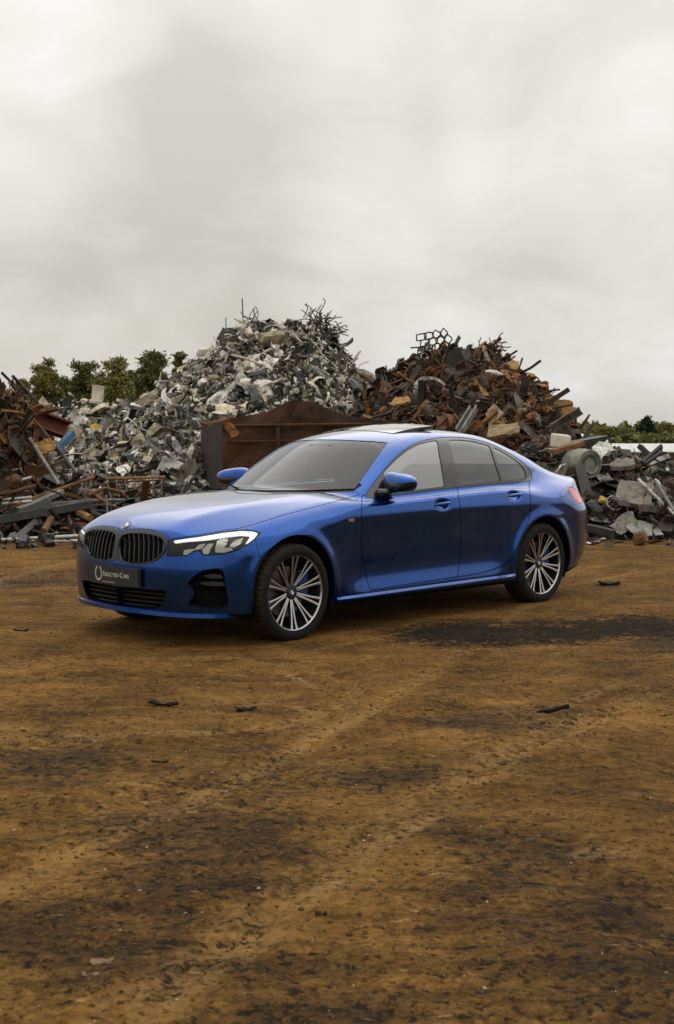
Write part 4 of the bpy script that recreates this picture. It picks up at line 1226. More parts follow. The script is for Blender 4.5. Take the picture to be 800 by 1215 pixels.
def sh_block(r):
    bm = bmesh.new(); bmesh.ops.create_icosphere(bm, subdivisions=2, radius=.5)
    d_ = Vector((1, r.uniform(.5, .9), r.uniform(.4, .8))); V = []
    bm.verts.ensure_lookup_table()
    for v in bm.verts:
        p = Vector((math.copysign(abs(v.co.x*2)**.55, v.co.x)*.5, math.copysign(abs(v.co.y*2)**.55, v.co.y)*.5, math.copysign(abs(v.co.z*2)**.55, v.co.z)*.5))
        V.append(Vector((p.x*d_.x, p.y*d_.y, p.z*d_.z))*r.uniform(.80, 1.08))
    Fc = [tuple(v.index for v in f.verts) for f in bm.faces]; bm.free()
    return V, Fc
def sh_ring(r, R0=.5, r0=.07, flat=1.0, seg=20, s2=6):
    V = []; Fc = []
    for i in range(seg):
        a = 6.283*i/seg; k = 1+.06*math.sin(2*a+1)
        for j in range(s2):
            b_ = 6.283*j/s2; q = R0*k+r0*math.cos(b_); V.append(Vector((q*math.cos(a), q*math.sin(a), r0*flat*math.sin(b_))))
    for i in range(seg):
        for j in range(s2):
            Fc.append((i*s2+j, ((i+1) % seg)*s2+j, ((i+1) % seg)*s2+(j+1) % s2, i*s2+(j+1) % s2))
    return V, Fc
LIB = {}
def lib(kind, maker, n, seed):
    r = random.Random(seed); out_ = []
    for k in range(n):
        V, Fc = maker(r); me = bpy.data.meshes.new(kind); me.from_pydata([tuple(v) for v in V], [], Fc); me.update(); me.materials.append(BLACK)
        out_.append((me, np.array([tuple(v) for v in V]), Fc))
    LIB[kind] = out_
lib('sheet', lambda r: sh_sheet(r, r.randint(4, 6), r.randint(3, 4), r.uniform(.4, .85), r.uniform(.10, .24)), 16, 1)
lib('flatsheet', lambda r: sh_sheet(r, 4, 3, r.uniform(.4, .8), .05, r.uniform(-.8, .8)), 12, 2)
lib('strip', lambda r: sh_strip(r, 8, r.uniform(.06, .16)), 14, 3)
lib('curl', lambda r: sh_curl(r), 14, 13)
lib('pipe', lambda r: sh_pipe(r, 5, r.uniform(.010, .03), 6, r.uniform(.03, .4)), 14, 4)
lib('beam', lambda r: sh_beam(r, r.choice('LUIB'), r.uniform(.06, .12), r.uniform(.06, .12), .015, r.uniform(-.2, .2)), 10, 5)
lib('plate', lambda r: sh_plate(r, r.uniform(.015, .05), r.uniform(.4, .9), .10), 14, 6)
lib('block', sh_block, 8, 7)
lib('ring', lambda r: sh_ring(r, .45, r.uniform(.04, .10)), 5, 8)

# ------------------------------------------------------------------ heaps
class Heap:
    def __init__(s, sil, Yr, Yf, Yb, drop=.14, power=.85):
        pts = [at(px, py, Yr) for px, py in sil]
        s.x = np.array([p.x for p in pts]); s.z = np.maximum(np.array([p.z for p in pts])-drop, 0); s.Yr, s.Yf, s.Yb, s.pw = Yr, Yf, Yb, power
    def h(s, X, Y):
        X = np.asarray(X, float); Y = np.asarray(Y, float)
        z = np.interp(X, s.x, s.z)
        # perspective: the silhouette was read at the ridge
        t = np.where(Y < s.Yr, (Y-s.Yf)/(s.Yr-s.Yf), (s.Yb-Y)/(s.Yb-s.Yr)); t = np.clip(t, 0, 1)
        return z*(t**s.pw)
    def normal(s, X, Y, e=.25):
        n = Vector((float(s.h(X-e, Y)-s.h(X+e, Y)), float(s.h(X, Y-e)-s.h(X, Y+e)), 2*e)); return n.normalized()
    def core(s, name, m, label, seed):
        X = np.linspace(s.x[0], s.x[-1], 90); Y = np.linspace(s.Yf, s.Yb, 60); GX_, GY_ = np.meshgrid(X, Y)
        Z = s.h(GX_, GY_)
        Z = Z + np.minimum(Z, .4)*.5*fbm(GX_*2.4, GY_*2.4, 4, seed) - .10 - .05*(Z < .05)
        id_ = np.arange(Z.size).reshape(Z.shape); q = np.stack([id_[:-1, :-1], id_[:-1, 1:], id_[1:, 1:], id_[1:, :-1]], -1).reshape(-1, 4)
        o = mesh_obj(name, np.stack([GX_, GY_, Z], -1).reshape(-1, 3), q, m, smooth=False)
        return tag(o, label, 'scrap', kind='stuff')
    def sample(s, r, tmin=0.0, tmax=1.12):
        for _ in range(200):
            X = r.uniform(s.x[0], s.x[-1]); t = r.uniform(tmin, tmax)
            Y = s.Yf+(s.Yr-s.Yf)*t
            z = float(s.h(X, Y))
            if z < .02 and r.random() > .25: continue
            return X, Y, z
        return X, Y, z
def orient(r, n, tilt):
    n = (n*.55+Vector((0, 0, 1))*.45).normalized(); q = n.to_track_quat('Z', 'Y').to_matrix()
    return Matrix.Rotation(r.gauss(0, tilt), 3, 'X').to_4x4().to_3x3() @ q @ Matrix.Rotation(r.uniform(0, 6.283), 3, 'Z') @ Matrix.Rotation(r.gauss(0, tilt), 3, 'X') @ Matrix.Rotation(r.gauss(0, tilt), 3, 'Y')
def put(kind, name, loc, M, s, m, r, label=None, cat=None, group=None, squash=1.0):
    me = r.choice(LIB[kind])[0]
    o = bpy.data.objects.new(name, me); COL.objects.link(o)
    o.matrix_world = Matrix.Translation(loc) @ M.to_4x4() @ Matrix.Diagonal((s, s*squash, s, 1))
    o.material_slots[0].link = 'OBJECT'; o.material_slots[0].material = m
    return tag(o, label, cat, group)
def fill(heap, name, n, kinds, mats, ws, s0, s1, label, seed, tilt=.8, up=.0):
    """small pieces nobody could count, one mesh"""
    r = random.Random(seed); P = []; Fl = []; MI = []; base = 0
    kn, kw = zip(*kinds)
    for _ in range(n):
        X, Y, z = heap.sample(r); k = r.choices(kn, kw)[0]; me, V, Fc = r.choice(LIB[k])
        s = s0*(s1/s0)**(r.random()**1.6)*(1.5 if k in ('strip', 'pipe', 'beam') else 1)
        M = np.array(orient(r, heap.normal(X, Y), tilt))*s
        P.append(V @ M.T+[X, Y, z+r.uniform(-.05, .10)+up]); mi = r.choices(range(len(mats)), ws)[0]
        Fl += [tuple(i+base for i in f) for f in Fc]; MI += [mi]*len(Fc); base += len(V)
    o = mesh_obj(name, np.concatenate(P), Fl, None, smooth=False, mats=mats, midx=MI)
    return tag(o, label, 'scrap', kind='stuff')
COLOUR = {'bare aluminium': 'silver', 'cream painted metal': 'cream', 'white painted metal': 'white', 'grey sheet': 'grey', 'dark sheet': 'charcoal', 'black plastic scrap': 'black', 'khaki metal': 'khaki', 'dull steel': 'dull steel',
          'dark rust': 'dark rusty', 'brown rust': 'brown rusty', 'orange rust': 'orange rusty', 'ochre rust': 'ochre', 'black iron': 'black iron', 'worn iron': 'worn iron', 'pale rusted sheet': 'pale rusty'}
def place_word(heap, X, t):
    u = (X-heap.x[0])/(heap.x[-1]-heap.x[0])
    return ('low' if t < .33 else 'halfway up' if t < .72 else 'high up')+' '+('on the left' if u < .36 else 'in the middle' if u < .66 else 'on the right')
def scatter(heap, n, kind, name, mats, ws, s0, s1, label, cat, group, seed, tilt=.7, lift=.06, tmin=0.0, tmax=1.05, squash=1.0):
    r = random.Random(seed)
    for _ in range(n):
        X, Y, z = heap.sample(r, tmin, tmax); s = s0*(s1/s0)**(r.random()**1.4)
        m = wpick(r, mats, ws); what, where = label.split(' in ', 1)
        lab = COLOUR[m.name]+' '+what+' '+place_word(heap, X, (Y-heap.Yf)/(heap.Yr-heap.Yf))+' of '+where
        put(kind, name, (X, Y, z+r.uniform(0, lift*2)), orient(r, heap.normal(X, Y), tilt), s, m, r, lab, cat, group, squash)
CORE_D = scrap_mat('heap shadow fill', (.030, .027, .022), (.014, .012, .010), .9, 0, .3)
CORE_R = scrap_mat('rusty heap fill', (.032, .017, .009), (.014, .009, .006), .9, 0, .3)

S1 = [(-40, 520), (0, 500), (40, 480), (70, 473), (100, 470), (130, 476), (155, 474), (180, 462), (200, 448), (215, 434), (232, 418), (250, 410), (265, 394), (280, 381), (300, 377), (330, 379), (345, 378), (362, 372), (378, 368), (392, 378), (402, 393), (412, 412), (424, 432), (438, 448), (455, 462), (480, 480), (520, 510)]
heap1 = Heap(S1, 27.5, 21.6, 33, .16, .80)
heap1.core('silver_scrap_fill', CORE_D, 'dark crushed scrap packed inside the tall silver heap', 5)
KM = [('curl', 5), ('sheet', 4), ('flatsheet', 1), ('strip', 4.5), ('plate', 1.2), ('pipe', 2.5), ('block', .8)]
fill(heap1, 'silver_scrap_bits', 9500, KM, ALUM, ALUM_W, .08, .26, 'small crumpled silver and black scrap covering the tall heap', 31)
G1 = 'tall silver scrap heap behind the car'
scatter(heap1, 290, 'sheet', 'crumpled_sheet', ALUM, ALUM_W, .26, .62, 'crumpled sheet in the tall silver heap', 'scrap sheet', 'crumpled sheets of the silver heap', 41)
scatter(heap1, 170, 'strip', 'bent_strip', ALUM, ALUM_W, .4, 1.0, 'bent strip in the tall silver heap', 'metal strip', 'bent strips of the silver heap', 42)
scatter(heap1, 110, 'curl', 'curled_strip', ALUM, ALUM_W, .35, .8, 'curled strip in the tall silver heap', 'metal strip', 'curled strips of the silver heap', 45)
scatter(heap1, 60, 'block', 'crushed_block', ALUM, ALUM_W, .2, .4, 'crushed lump in the tall silver heap', 'scrap lump', 'crushed lumps of the silver heap', 43)
scatter(heap1, 50, 'pipe', 'bent_pipe', ALUM, ALUM_W, .6, 1.3, 'thin bent pipe in the tall silver heap', 'pipe', 'pipes of the silver heap', 44)

S2 = [(395, 520), (420, 482), (436, 462), (452, 447), (470, 432), (486, 421), (502, 414), (520, 408), (545, 404), (562, 405), (585, 408), (600, 416), (612, 428), (626, 441), (640, 453), (652, 470), (662, 488), (675, 505), (695, 520), (720, 560)]
heap2 = Heap(S2, 25.0, 19.6, 30, .16, .80)
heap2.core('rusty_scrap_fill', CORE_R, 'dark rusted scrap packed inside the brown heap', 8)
KR = [('curl', 3), ('sheet', 2), ('strip', 4), ('plate', 3), ('pipe', 3.5), ('beam', 2), ('block', .8), ('ring', .5)]
fill(heap2, 'rusty_scrap_bits', 7500, KR, RUST, RUST_W, .08, .27, 'small rusted scrap covering the brown heap', 32, .9)
scatter(heap2, 150, 'plate', 'rusty_plate', RUST, RUST_W, .22, .58, 'plate in the brown heap', 'steel plate', 'plates of the rusty heap', 51)
scatter(heap2, 120, 'strip', 'rusty_strip', RUST, RUST_W, .5, 1.1, 'bent strip in the brown heap', 'metal strip', 'strips of the rusty heap', 52)
scatter(heap2, 70, 'curl', 'curled_strip', RUST, RUST_W, .35, .8, 'curled strip in the brown heap', 'metal strip', 'curled strips of the rusty heap', 57)
scatter(heap2, 90, 'pipe', 'rusty_pipe', RUST, RUST_W, .5, 1.2, 'thin pipe in the brown heap', 'pipe', 'pipes of the rusty heap', 53)
scatter(heap2, 60, 'beam', 'rusty_beam', RUST, RUST_W, .5, 1.1, 'beam in the brown heap', 'beam', 'beams of the rusty heap', 54)
scatter(heap2, 70, 'sheet', 'rusty_sheet', RUST, RUST_W, .35, .75, 'crumpled sheet in the brown heap', 'scrap sheet', 'sheets of the rusty heap', 55)
scatter(heap2, 14, 'ring', 'rusty_ring', RUST, RUST_W, .2, .45, 'ring in the brown heap', 'ring', 'rings of the rusty heap', 56)

S3 = [(600, 540), (640, 520), (665, 518), (690, 525), (715, 530), (740, 536), (765, 545), (800, 548), (840, 545), (900, 552), (960, 600)]
heap3 = Heap(S3, 20.4, 17.6, 24, .10, .62)
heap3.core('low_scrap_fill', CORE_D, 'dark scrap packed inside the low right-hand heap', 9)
fill(heap3, 'low_scrap_bits', 3000, KR, MIXD, MIXD_W, .09, .28, 'small dark scrap covering the low right-hand heap', 33, .6)
scatter(heap3, 80, 'plate', 'dark_plate', MIXD, MIXD_W, .25, .62, 'plate in the low right-hand heap', 'metal plate', 'plates of the low right heap', 61, .45)
scatter(heap3, 45, 'sheet', 'dark_sheet', MIXD, MIXD_W, .25, .6, 'crumpled sheet in the low right-hand heap', 'scrap sheet', 'sheets of the low right heap', 62, .5)
scatter(heap3, 40, 'beam', 'dark_beam', MIXD, MIXD_W, .5, 1.1, 'bar in the low right-hand heap', 'bar', 'bars of the low right heap', 63, .5)
scatter(heap3, 30, 'strip', 'dark_strip', MIXD, MIXD_W, .5, 1.0, 'bent strip in the low right-hand heap', 'metal strip', 'strips of the low right heap', 64, .6)

S4 = [(-120, 430), (-60, 440), (-20, 446), (5, 452), (22, 462), (34, 480), (42, 505), (50, 540), (62, 585), (80, 600)]
heap4 = Heap(S4, 19.6, 17.9, 22, .10, .55)
heap4.core('rusty_edge_fill', CORE_R, 'dark rusted scrap packed inside the heap at the left edge', 12)
fill(heap4, 'rusty_edge_bits', 900, KR, RUST, RUST_W, .12, .32, 'small rusted scrap covering the heap at the left edge', 34, .9)
scatter(heap4, 40, 'strip', 'rusty_strip', RUST, RUST_W, .5, 1.1, 'bent strip in the heap by the left edge', 'metal strip', 'strips of the left edge heap', 71)
scatter(heap4, 36, 'plate', 'rusty_plate', RUST, RUST_W, .3, .7, 'plate in the heap at the left edge', 'steel plate', 'plates of the left edge heap', 72)
scatter(heap4, 30, 'pipe', 'rusty_pipe', RUST, RUST_W, .6, 1.3, 'thin pipe in the heap at the left edge', 'pipe', 'pipes of the left edge heap', 73)

# low tangle of bars in front of the silver heap
S5 = [(-60, 590), (0, 585), (40, 588), (80, 584), (120, 580), (160, 582), (200, 590), (240, 600), (270, 615)]
heap5 = Heap(S5, 19.4, 17.4, 21.8, .12, .6)
heap5.core('tangle_fill', CORE_R, 'dark scrap under the tangle of bars on the left', 14)
fill(heap5, 'tangle_bits', 700, [('strip', 3), ('pipe', 4), ('beam', 3), ('plate', 2), ('sheet', 1)], MIXD+[RUST[2]], MIXD_W+[2], .14, .36, 'small bars and scraps in the tangle on the left', 35, .45)
scatter(heap5, 60, 'pipe', 'thin_bar', MIXD+[RUST[3]], MIXD_W+[2], .8, 2.0, 'thin bar in the low tangle on the left', 'bar', 'thin bars of the left tangle', 81, .35)
scatter(heap5, 50, 'beam', 'steel_bar', MIXD+[RUST[1]], MIXD_W+[2], .7, 1.6, 'square bar in the low tangle on the left', 'bar', 'steel bars of the left tangle', 82, .35)
scatter(heap5, 30, 'plate', 'dark_plate', MIXD, MIXD_W, .3, .7, 'plate in the low tangle on the left', 'metal plate', 'plates of the left tangle', 83, .4)

# scraps fallen from the heaps onto the dirt in front of them
def spill(name, x0, x1, Y0, Y1, n, mats, ws, label, seed):
    r = random.Random(seed); P = []; Fl = []; MI = []; base = 0
    for _ in range(n):
        X = r.uniform(x0, x1); Y = Y1-(Y1-Y0)*r.random()**2.0; me, V, Fc = r.choice(LIB[r.choice(('plate', 'strip', 'pipe', 'sheet', 'block'))]); s = .05*(.28/.05)**(r.random()**2)
        M = np.array(orient(r, Vector((0, 0, 1)), .18))*s; Q = V @ M.T; Q[:, 2] -= Q[:, 2].min()+.01
        P.append(Q+[X, Y, float(ground_h(np.array([X]), np.array([Y]))[0])]); mi = r.choices(range(len(mats)), ws)[0]
        Fl += [tuple(i+base for i in f) for f in Fc]; MI += [mi]*len(Fc); base += len(V)
    tag(mesh_obj(name, np.concatenate(P), Fl, None, smooth=False, mats=mats, midx=MI), label, 'scrap', kind='stuff')
spill('scrap_crumbs', 2.4, 6.2, 16.2, 17.9, 420, MIXD, MIXD_W, 'small scraps strewn on the dirt before the right-hand heap', 91)
spill('scrap_crumbs', -6.0, -2.0, 15.9, 17.7, 420, MIXD, MIXD_W, 'small scraps strewn on the dirt before the left tangle', 92)
# ------------------------------------------------------------------ single pieces one can point at
def solid(name, V, Fc, m, label, cat, smooth=False, group=None):
    V = np.array([tuple(v) for v in V]); c = V.mean(0); c[2] = V[:, 2].min()
    o = mesh_obj(name, V-c, Fc, m, smooth=smooth); o.location = c
    return tag(o, label, cat, group)
def rod(name, p0, p1, rad, m, label, cat='bar', seg=8, sag=0.0, group=None):
    p0, p1 = Vector(p0), Vector(p1); b_ = MB(); n = 6
    b_.tube([p0.lerp(p1, k/n)+Vector((0, 0, -sag*4*(k/n)*(1-k/n))) for k in range(n+1)], rad, seg)
    return solid(name, b_.v, b_.f, m, label, cat, group=group)
def girder(name, p0, p1, kind, w, h, t, m, label, cat='beam', roll=0.0):
    p0, p1 = Vector(p0), Vector(p1); L = (p1-p0).length; V, Fc = sh_beam(rng, kind, w, h, t, 0.0, 5)
    V = [Vector((v.x*L, v.y, v.z)) for v in V]
    ax = (p1-p0).normalized(); q = ax.to_track_quat('X', 'Z').to_matrix() @ Matrix.Rotation(roll, 3, 'X'); mid_ = (p0+p1)/2
    return solid(name, [q @ v+mid_ for v in V], Fc, m, label, cat)
def quad_panel(name, pts, thick, m, label, cat, nu=6, nv=5, crum=.02, seed=0):
    """a dented panel given by four corners"""
    r = random.Random(seed); p = [Vector(q) for q in pts]; n_ = (p[1]-p[0]).cross(p[3]-p[0]).normalized(); V = []; Fc = []
    for s in (0, 1):
        rr = random.Random(seed)
        for i in range(nu+1):
            for j in range(nv+1):
                u, v = i/nu, j/nv
                q = p[0].lerp(p[1], u).lerp(p[3].lerp(p[2], u), v)
                V.append(q+n_*(rr.uniform(-1, 1)*crum-(thick if s else 0)))
    w = nv+1; n = w*(nu+1)
    for i in range(nu):
        for j in range(nv):
            a, b_, c, e = i*w+j, (i+1)*w+j, (i+1)*w+j+1, i*w+j+1
            Fc += [(a, b_, c, e), (n+a, n+e, n+c, n+b_)]
    ring = [i*w for i in range(nu+1)]+[nu*w+j for j in range(1, nv+1)]+[i*w+nv for i in range(nu-1, -1, -1)]+[j for j in range(nv-1, 0, -1)]
    for a, b_ in zip(ring, ring[1:]+ring[:1]): Fc.append((b_, a, n+a, n+b_))
    return solid(name, V, Fc, m, label, cat)
PALEPIPE = scrap_mat('pale galvanised pipe', (.48, .46, .42), (.33, .31, .28), .45, .3, .4)
BLUEM = scrap_mat('faded blue paint', (.035, .14, .30), (.05, .11, .20), .55, 0, .35)
OCHRE = scrap_mat('ochre panel paint', (.36, .19, .04), (.24, .12, .03), .7, 0, .4)
REDOX = scrap_mat('red oxide steel', (.17, .050, .022), (.10, .035, .018), .75, 0, .4)
CREAM = scrap_mat('cream enamel', (.62, .58, .46), (.50, .46, .36), .5, 0, .25)
TAN = scrap_mat('tan plate', (.27, .19, .10), (.17, .10, .05), .7, 0, .5)
GREYP = scrap_mat('weathered grey board', (.20, .185, .145), (.13, .12, .095), .8, 0, .35)
YEL = scrap_mat('yellow plastic', (.55, .37, .06), (.40, .26, .05), .5, 0, .3)
DRUMG = scrap_mat('grey green drum', (.23, .225, .19), (.15, .145, .12), .5, .2, .35)

# -- left tangle: pipes and beams on the ground
rod('pale_pipe', at(-6, 641, 16.9), at(99, 635.5, 17.2), .022, PALEPIPE, 'long thin pale pipe lying lowest on the dirt at left', 'pipe')
rod('pale_pipe', at(55, 643, 16.6), at(97, 641.5, 16.7), .020, PALEPIPE, 'short pale pipe lying on the dirt left of the car nose', 'pipe')
rod('pale_pipe', at(0, 617, 18.0), at(112, 617, 18.1), .020, PALEPIPE, 'long level pale pipe across the foot of the tangle', 'pipe')
rod('pale_pipe', at(-4, 577, 18.3), at(37, 566.5, 18.6), .022, PALEPIPE, 'pale pipe sloping up at the left edge', 'pipe')
rod('pale_pipe', at(3, 593, 18.1), at(38, 590, 18.1), .020, PALEPIPE, 'upper of two short pale pipes at the left edge', 'pipe')
rod('pale_pipe', at(3, 597.5, 18.0), at(38, 594.5, 18.0), .018, PALEPIPE, 'lower of two short pale pipes at the left edge', 'pipe')
rod('rusty_pipe', at(52, 630.5, 17.0), at(61, 615, 17.6), .045, RUST[1], 'short thick rusty pipe propped on the dirt at left', 'pipe')
girder('timber_beam', at(-5, 617, 17.5), at(108, 598, 17.9), 'B', .16, .10, .02, ALUM[4], 'long dark grey beam lying slanted over the left tangle')
girder('timber_beam', at(20, 607, 17.8), at(70, 583, 18.4), 'B', .22, .06, .02, ALUM[3], 'broad grey plank sloping in the left tangle', 'plank')
girder('timber_beam', at(38, 603, 17.9), at(108, 594, 18.0), 'B', .10, .06, .02, ALUM[3], 'narrow grey plank above the long dark beam', 'plank')
girder('channel_beam', at(34, 494, 19.8), at(82, 511, 20.2), 'U', .26, .18, .03, REDOX, 'red-brown channel beam sticking out of the left edge heap', roll=1.4)
girder('channel_beam', at(36, 507, 19.6), at(60, 524, 19.9), 'L', .14, .12, .02, RUST[0], 'dark rusty angle bar under the red-brown channel')
girder('blue_beam', at(68, 533, 19.6), at(86, 514, 19.9), 'B', .09, .09, .02, BLUEM, 'faded blue bar standing out of the left scrap')
quad_panel('ochre_board', [at(41, 529, 19.2), at(60, 520, 19.3), at(68, 532, 19.1), at(50, 541, 19.0)], .03, OCHRE, 'ochre yellow panel held between two leaning bars', 'panel', seed=3)
rod('leaning_bar', at(35, 520, 19.0), at(70, 575, 18.6), .028, ALUM[3], 'grey bar leaning left below the ochre panel', 'bar')
rod('leaning_bar', at(68, 530, 19.0), at(91, 562, 18.7), .026, ALUM[4], 'dark bar leaning right of the ochre panel', 'bar')
rod('thin_rod', at(2, 442, 19.6), at(30, 470, 19.9), .022, RUST[4], 'dark rod rising leftmost from the left edge heap', 'rod')
rod('thin_rod', at(15, 446, 19.8), at(45, 478, 20.2), .026, ALUM[4], 'dark grey rod slanting over the left edge heap', 'rod')
rod('rusty_bar', at(14, 600, 17.9), at(112, 566, 18.8), .024, RUST[2], 'long orange-brown bar sloping across the left tangle', 'bar')
rod('rusty_bar', at(125, 568, 19.0), at(196, 566, 19.3), .020, RUST[3], 'thin ochre bar lying level before the silver heap', 'bar')
rod('rusty_bar', at(108, 583, 18.7), at(135, 603, 18.4), .022, RUST[2], 'short orange bar sloping down left of the car hood', 'bar')
girder('rusty_post', at(88, 590, 18.8), at(91, 560, 18.9), 'B', .09, .09, .02, RUST[0], 'short dark rusty post upright in the left tangle', 'post')
# -- fencing grid lying before the silver heap
gr_ = empty('steel_grid', at(160, 590, 19.2)); tag(gr_, 'rusty bar grid lying before the silver heap beside the car hood', 'grid')
for k in range(7):
    a, c = at(132+k*10, 592-k*.6, 18.9)-gr_.location, at(126+k*11, 566, 19.6)-gr_.location
    b_ = MB(); b_.tube([a, c], .012, 6); b_.build('bar', RUST[1], gr_)
for k in range(3):
    a, c = at(128, 589-k*8, 19.0+k*.25)-gr_.location, at(200, 585-k*8, 19.0+k*.25)-gr_.location
    b_ = MB(); b_.tube([a, c], .014, 6); b_.build('cross_bar', RUST[0], gr_)
# -- pieces on the silver heap
def on1(px, py): 
    # depth at which the sight line meets the heap
    for Y in np.arange(21.6, 30, .05):
        p = at(px, py, Y)
        if p.z < float(heap1.h(p.x, p.y))+.12: return p
    return at(px, py, 27.3)
def onh(h_, px, py):
    for Y in np.arange(h_.Yf-.1, h_.Yb, .05):
        p = at(px, py, Y)
        if p.z < float(h_.h(p.x, p.y))+.10: return p
    return at(px, py, h_.Yr-.1)
def bent(kind, name, p, s, M, m, label, cat, k=0, sq=1.0):
    me = LIB[kind][k % len(LIB[kind])][0]; o = bpy.data.objects.new(name, me); COL.objects.link(o)
    o.matrix_world = Matrix.Translation(p) @ M.to_4x4() @ Matrix.Diagonal((s, s*sq, s, 1))
    o.material_slots[0].link = 'OBJECT'; o.material_slots[0].material = m
    return tag(o, label, cat)
def E3(x, y, z): return Matrix.Rotation(R(z), 3, 'Z') @ Matrix.Rotation(R(y), 3, 'Y') @ Matrix.Rotation(R(x), 3, 'X')
bent('block', 'cream_lump', on1(243, 419), .36, E3(10, 5, 20), CREAM, 'cream block on the left shoulder of the silver heap', 'scrap lump', 1)
bent('block', 'grey_lump', on1(325, 402), .62, E3(20, -10, 30), ALUM[6], 'brownish boxy lump high on the silver heap', 'scrap lump', 2)
bent('sheet', 'folded_sheet', on1(299, 458), .75, E3(60, 10, 10), ALUM[0], 'large folded silver sheet at mid height of the silver heap', 'scrap sheet', 3)
bent('sheet', 'white_sheet', on1(268, 466), .75, E3(50, -30, 25), ALUM[2], 'long white curled sheet left of centre on the silver heap', 'scrap sheet', 5, .5)
bent('sheet', 'yellow_sheet', on1(121, 508), .42, E3(30, 0, 0), YEL, 'dull yellow flat scrap on the left of the silver heap', 'scrap sheet', 7)
bent('flatsheet', 'brown_sheet', on1(118, 540), .62, E3(65, 5, -15), ALUM[6], 'brown flat panel on the lower left of the silver heap', 'panel', 1)
bent('sheet', 'pale_sheet', on1(205, 560), .62, E3(70, 25, 5), ALUM[2], 'pale crumpled panel low at the right foot of the silver heap', 'panel', 9)
bent('flatsheet', 'beige_sheet', on1(222, 562), .6, E3(75, -35, 20), GREYP, 'grey-beige flat panel beside the rusty skip', 'panel', 4)
bent('sheet', 'black_sheet', on1(310, 472), .7, E3(60, 20, 60), ALUM[5], 'black crumpled sheet above the rusty skip', 'scrap sheet', 2)
ch = empty('broken_chair', on1(115, 482)+Vector((0, -.1, -.05))); tag(ch, 'broken cream chair frame on the left shoulder of the silver heap', 'chair')
for nm, c_, d_ in (('seat', (0, 0, .14), (.26, .24, .05)), ('backrest', (.02, .12, .32), (.24, .05, .30)), ('leg', (-.11, -.10, 0), (.04, .04, .26)), ('leg', (.11, -.10, 0), (.04, .04, .26)), ('leg', (.11, .10, 0), (.04, .04, .26))):
    b_ = MB(); b_.box(c_, d_, E3(4, 6, 12)); b_.build(nm, CREAM if nm != 'leg' else ALUM[6], ch)
rod('aerial_rod', at(288.5, 378, 27.3), at(287.5, 354, 27.3), .012, ALUM[4], 'thin upright rod on top of the silver heap', 'rod')
rod('aerial_rod', at(268.5, 392, 27.2), at(268, 377, 27.2), .010, ALUM[3], 'short thin rod left of the silver heap peak', 'rod')
rod('white_rod', at(418, 430, 27.0), at(428, 416, 27.0), .022, ALUM[2], 'short white rod on the right slope of the silver heap', 'rod')
def tangle(name, c, n, ext, rad, m, label, cat, seed):
    r = random.Random(seed); b_ = MB()
    for _ in range(n):
        p = Vector((r.gauss(0, ext*.35), r.gauss(0, ext*.25), r.uniform(-.1, .3)*ext)); d_ = Vector((r.gauss(0, 1), r.gauss(0, .6), r.gauss(.25, .7))).normalized(); pts = [p.copy()]
        for k in range(6):
            d_ = (d_+Vector((r.gauss(0, .35), r.gauss(0, .35), r.gauss(-.02, .35)))).normalized(); p = p+d_*ext*.16; pts.append(p.copy())
        b_.tube(pts, rad, 5)
    o = b_.build(name, m); o.location = c; return tag(o, label, cat, kind=None)
tangle('wire_tangle', at(374, 380, 27.2), 26, .42, .010, RUST[4], 'tangle of dark wire crowning the silver heap', 'wire tangle', 4)
tangle('wire_tangle', at(395, 395, 27.0), 18, .36, .010, RUST[4], 'smaller dark wire tangle just below the silver heap peak', 'wire tangle', 5)
tangle('wire_tangle', at(300, 384, 27.2), 14, .32, .009, ALUM[5], 'dark wire tangle left of the silver heap peak', 'wire tangle', 6)
tangle('wire_tangle', at(585, 416, 24.8), 16, .34, .010, RUST[0], 'tangle of rusty wire on top of the brown heap', 'wire tangle', 7)

# -- pieces on the rusty heap
wm = empty('wire_mesh', at(518, 416, 24.7)); tag(wm, 'dark torn honeycomb mesh standing on top of the brown heap', 'mesh')
hexp = []
for i in range(4):
    for j in range(3):
        hexp.append((i*.15+(j % 2)*.075, j*.13))
def mesh_pt(u, v): return at(500+u*60, 415-v*58-10*u, 24.7+.25*math.sin(u*5))-wm.location
for (u, v) in hexp:
    if v > .33+.02*(u*5) and u < .2: continue
    ring = [mesh_pt(u+.086*math.cos(R(60*k+30))+.02*math.sin(9*v+5*u+k), v+.086*math.sin(R(60*k+30))+.02*math.cos(7*u+3*k)) for k in range(7)]
    b_ = MB(); b_.tube(ring, .014, 5, False); b_.build('cell', RUST[4], wm)
o = bent('ring', 'grey_ring', onh(heap2, 513, 466), .62, E3(60, 20, 10), ALUM[7], 'grey round wheel rim on the left of the brown heap', 'ring', 1)
bent('pipe', 'grey_bar', onh(heap2, 511, 468), .55, E3(10, 60, 10), ALUM[7], 'grey bar across the round wheel rim', 'bar', 2)
quad_panel('ochre_plate', [at(463, 480, 22.6), at(488, 477, 22.6), at(484, 470, 22.9), at(470, 471, 22.9)], .03, OCHRE, 'ochre plate at the left side of the brown heap', 'steel plate', seed=5)
quad_panel('tan_plate', [at(578, 519, 20.6), at(616, 513, 20.6), at(619, 501, 20.9), at(580, 505, 20.9)], .04, TAN, 'flat tan plate lying above the car rear window', 'steel plate', seed=6)
quad_panel('tan_plate', [at(580, 505, 21.6), at(598, 490, 21.8), at(586, 478, 22.0), at(576, 490, 21.9)], .03, TAN, 'upright tan plate at mid height of the brown heap', 'steel plate', seed=7)
quad_panel('ochre_plate', [at(602, 436, 24.2), at(615, 438, 24.2), at(616, 428, 24.4), at(602, 429, 24.4)], .05, OCHRE, 'small ochre box side near the top of the brown heap', 'steel plate', seed=8)
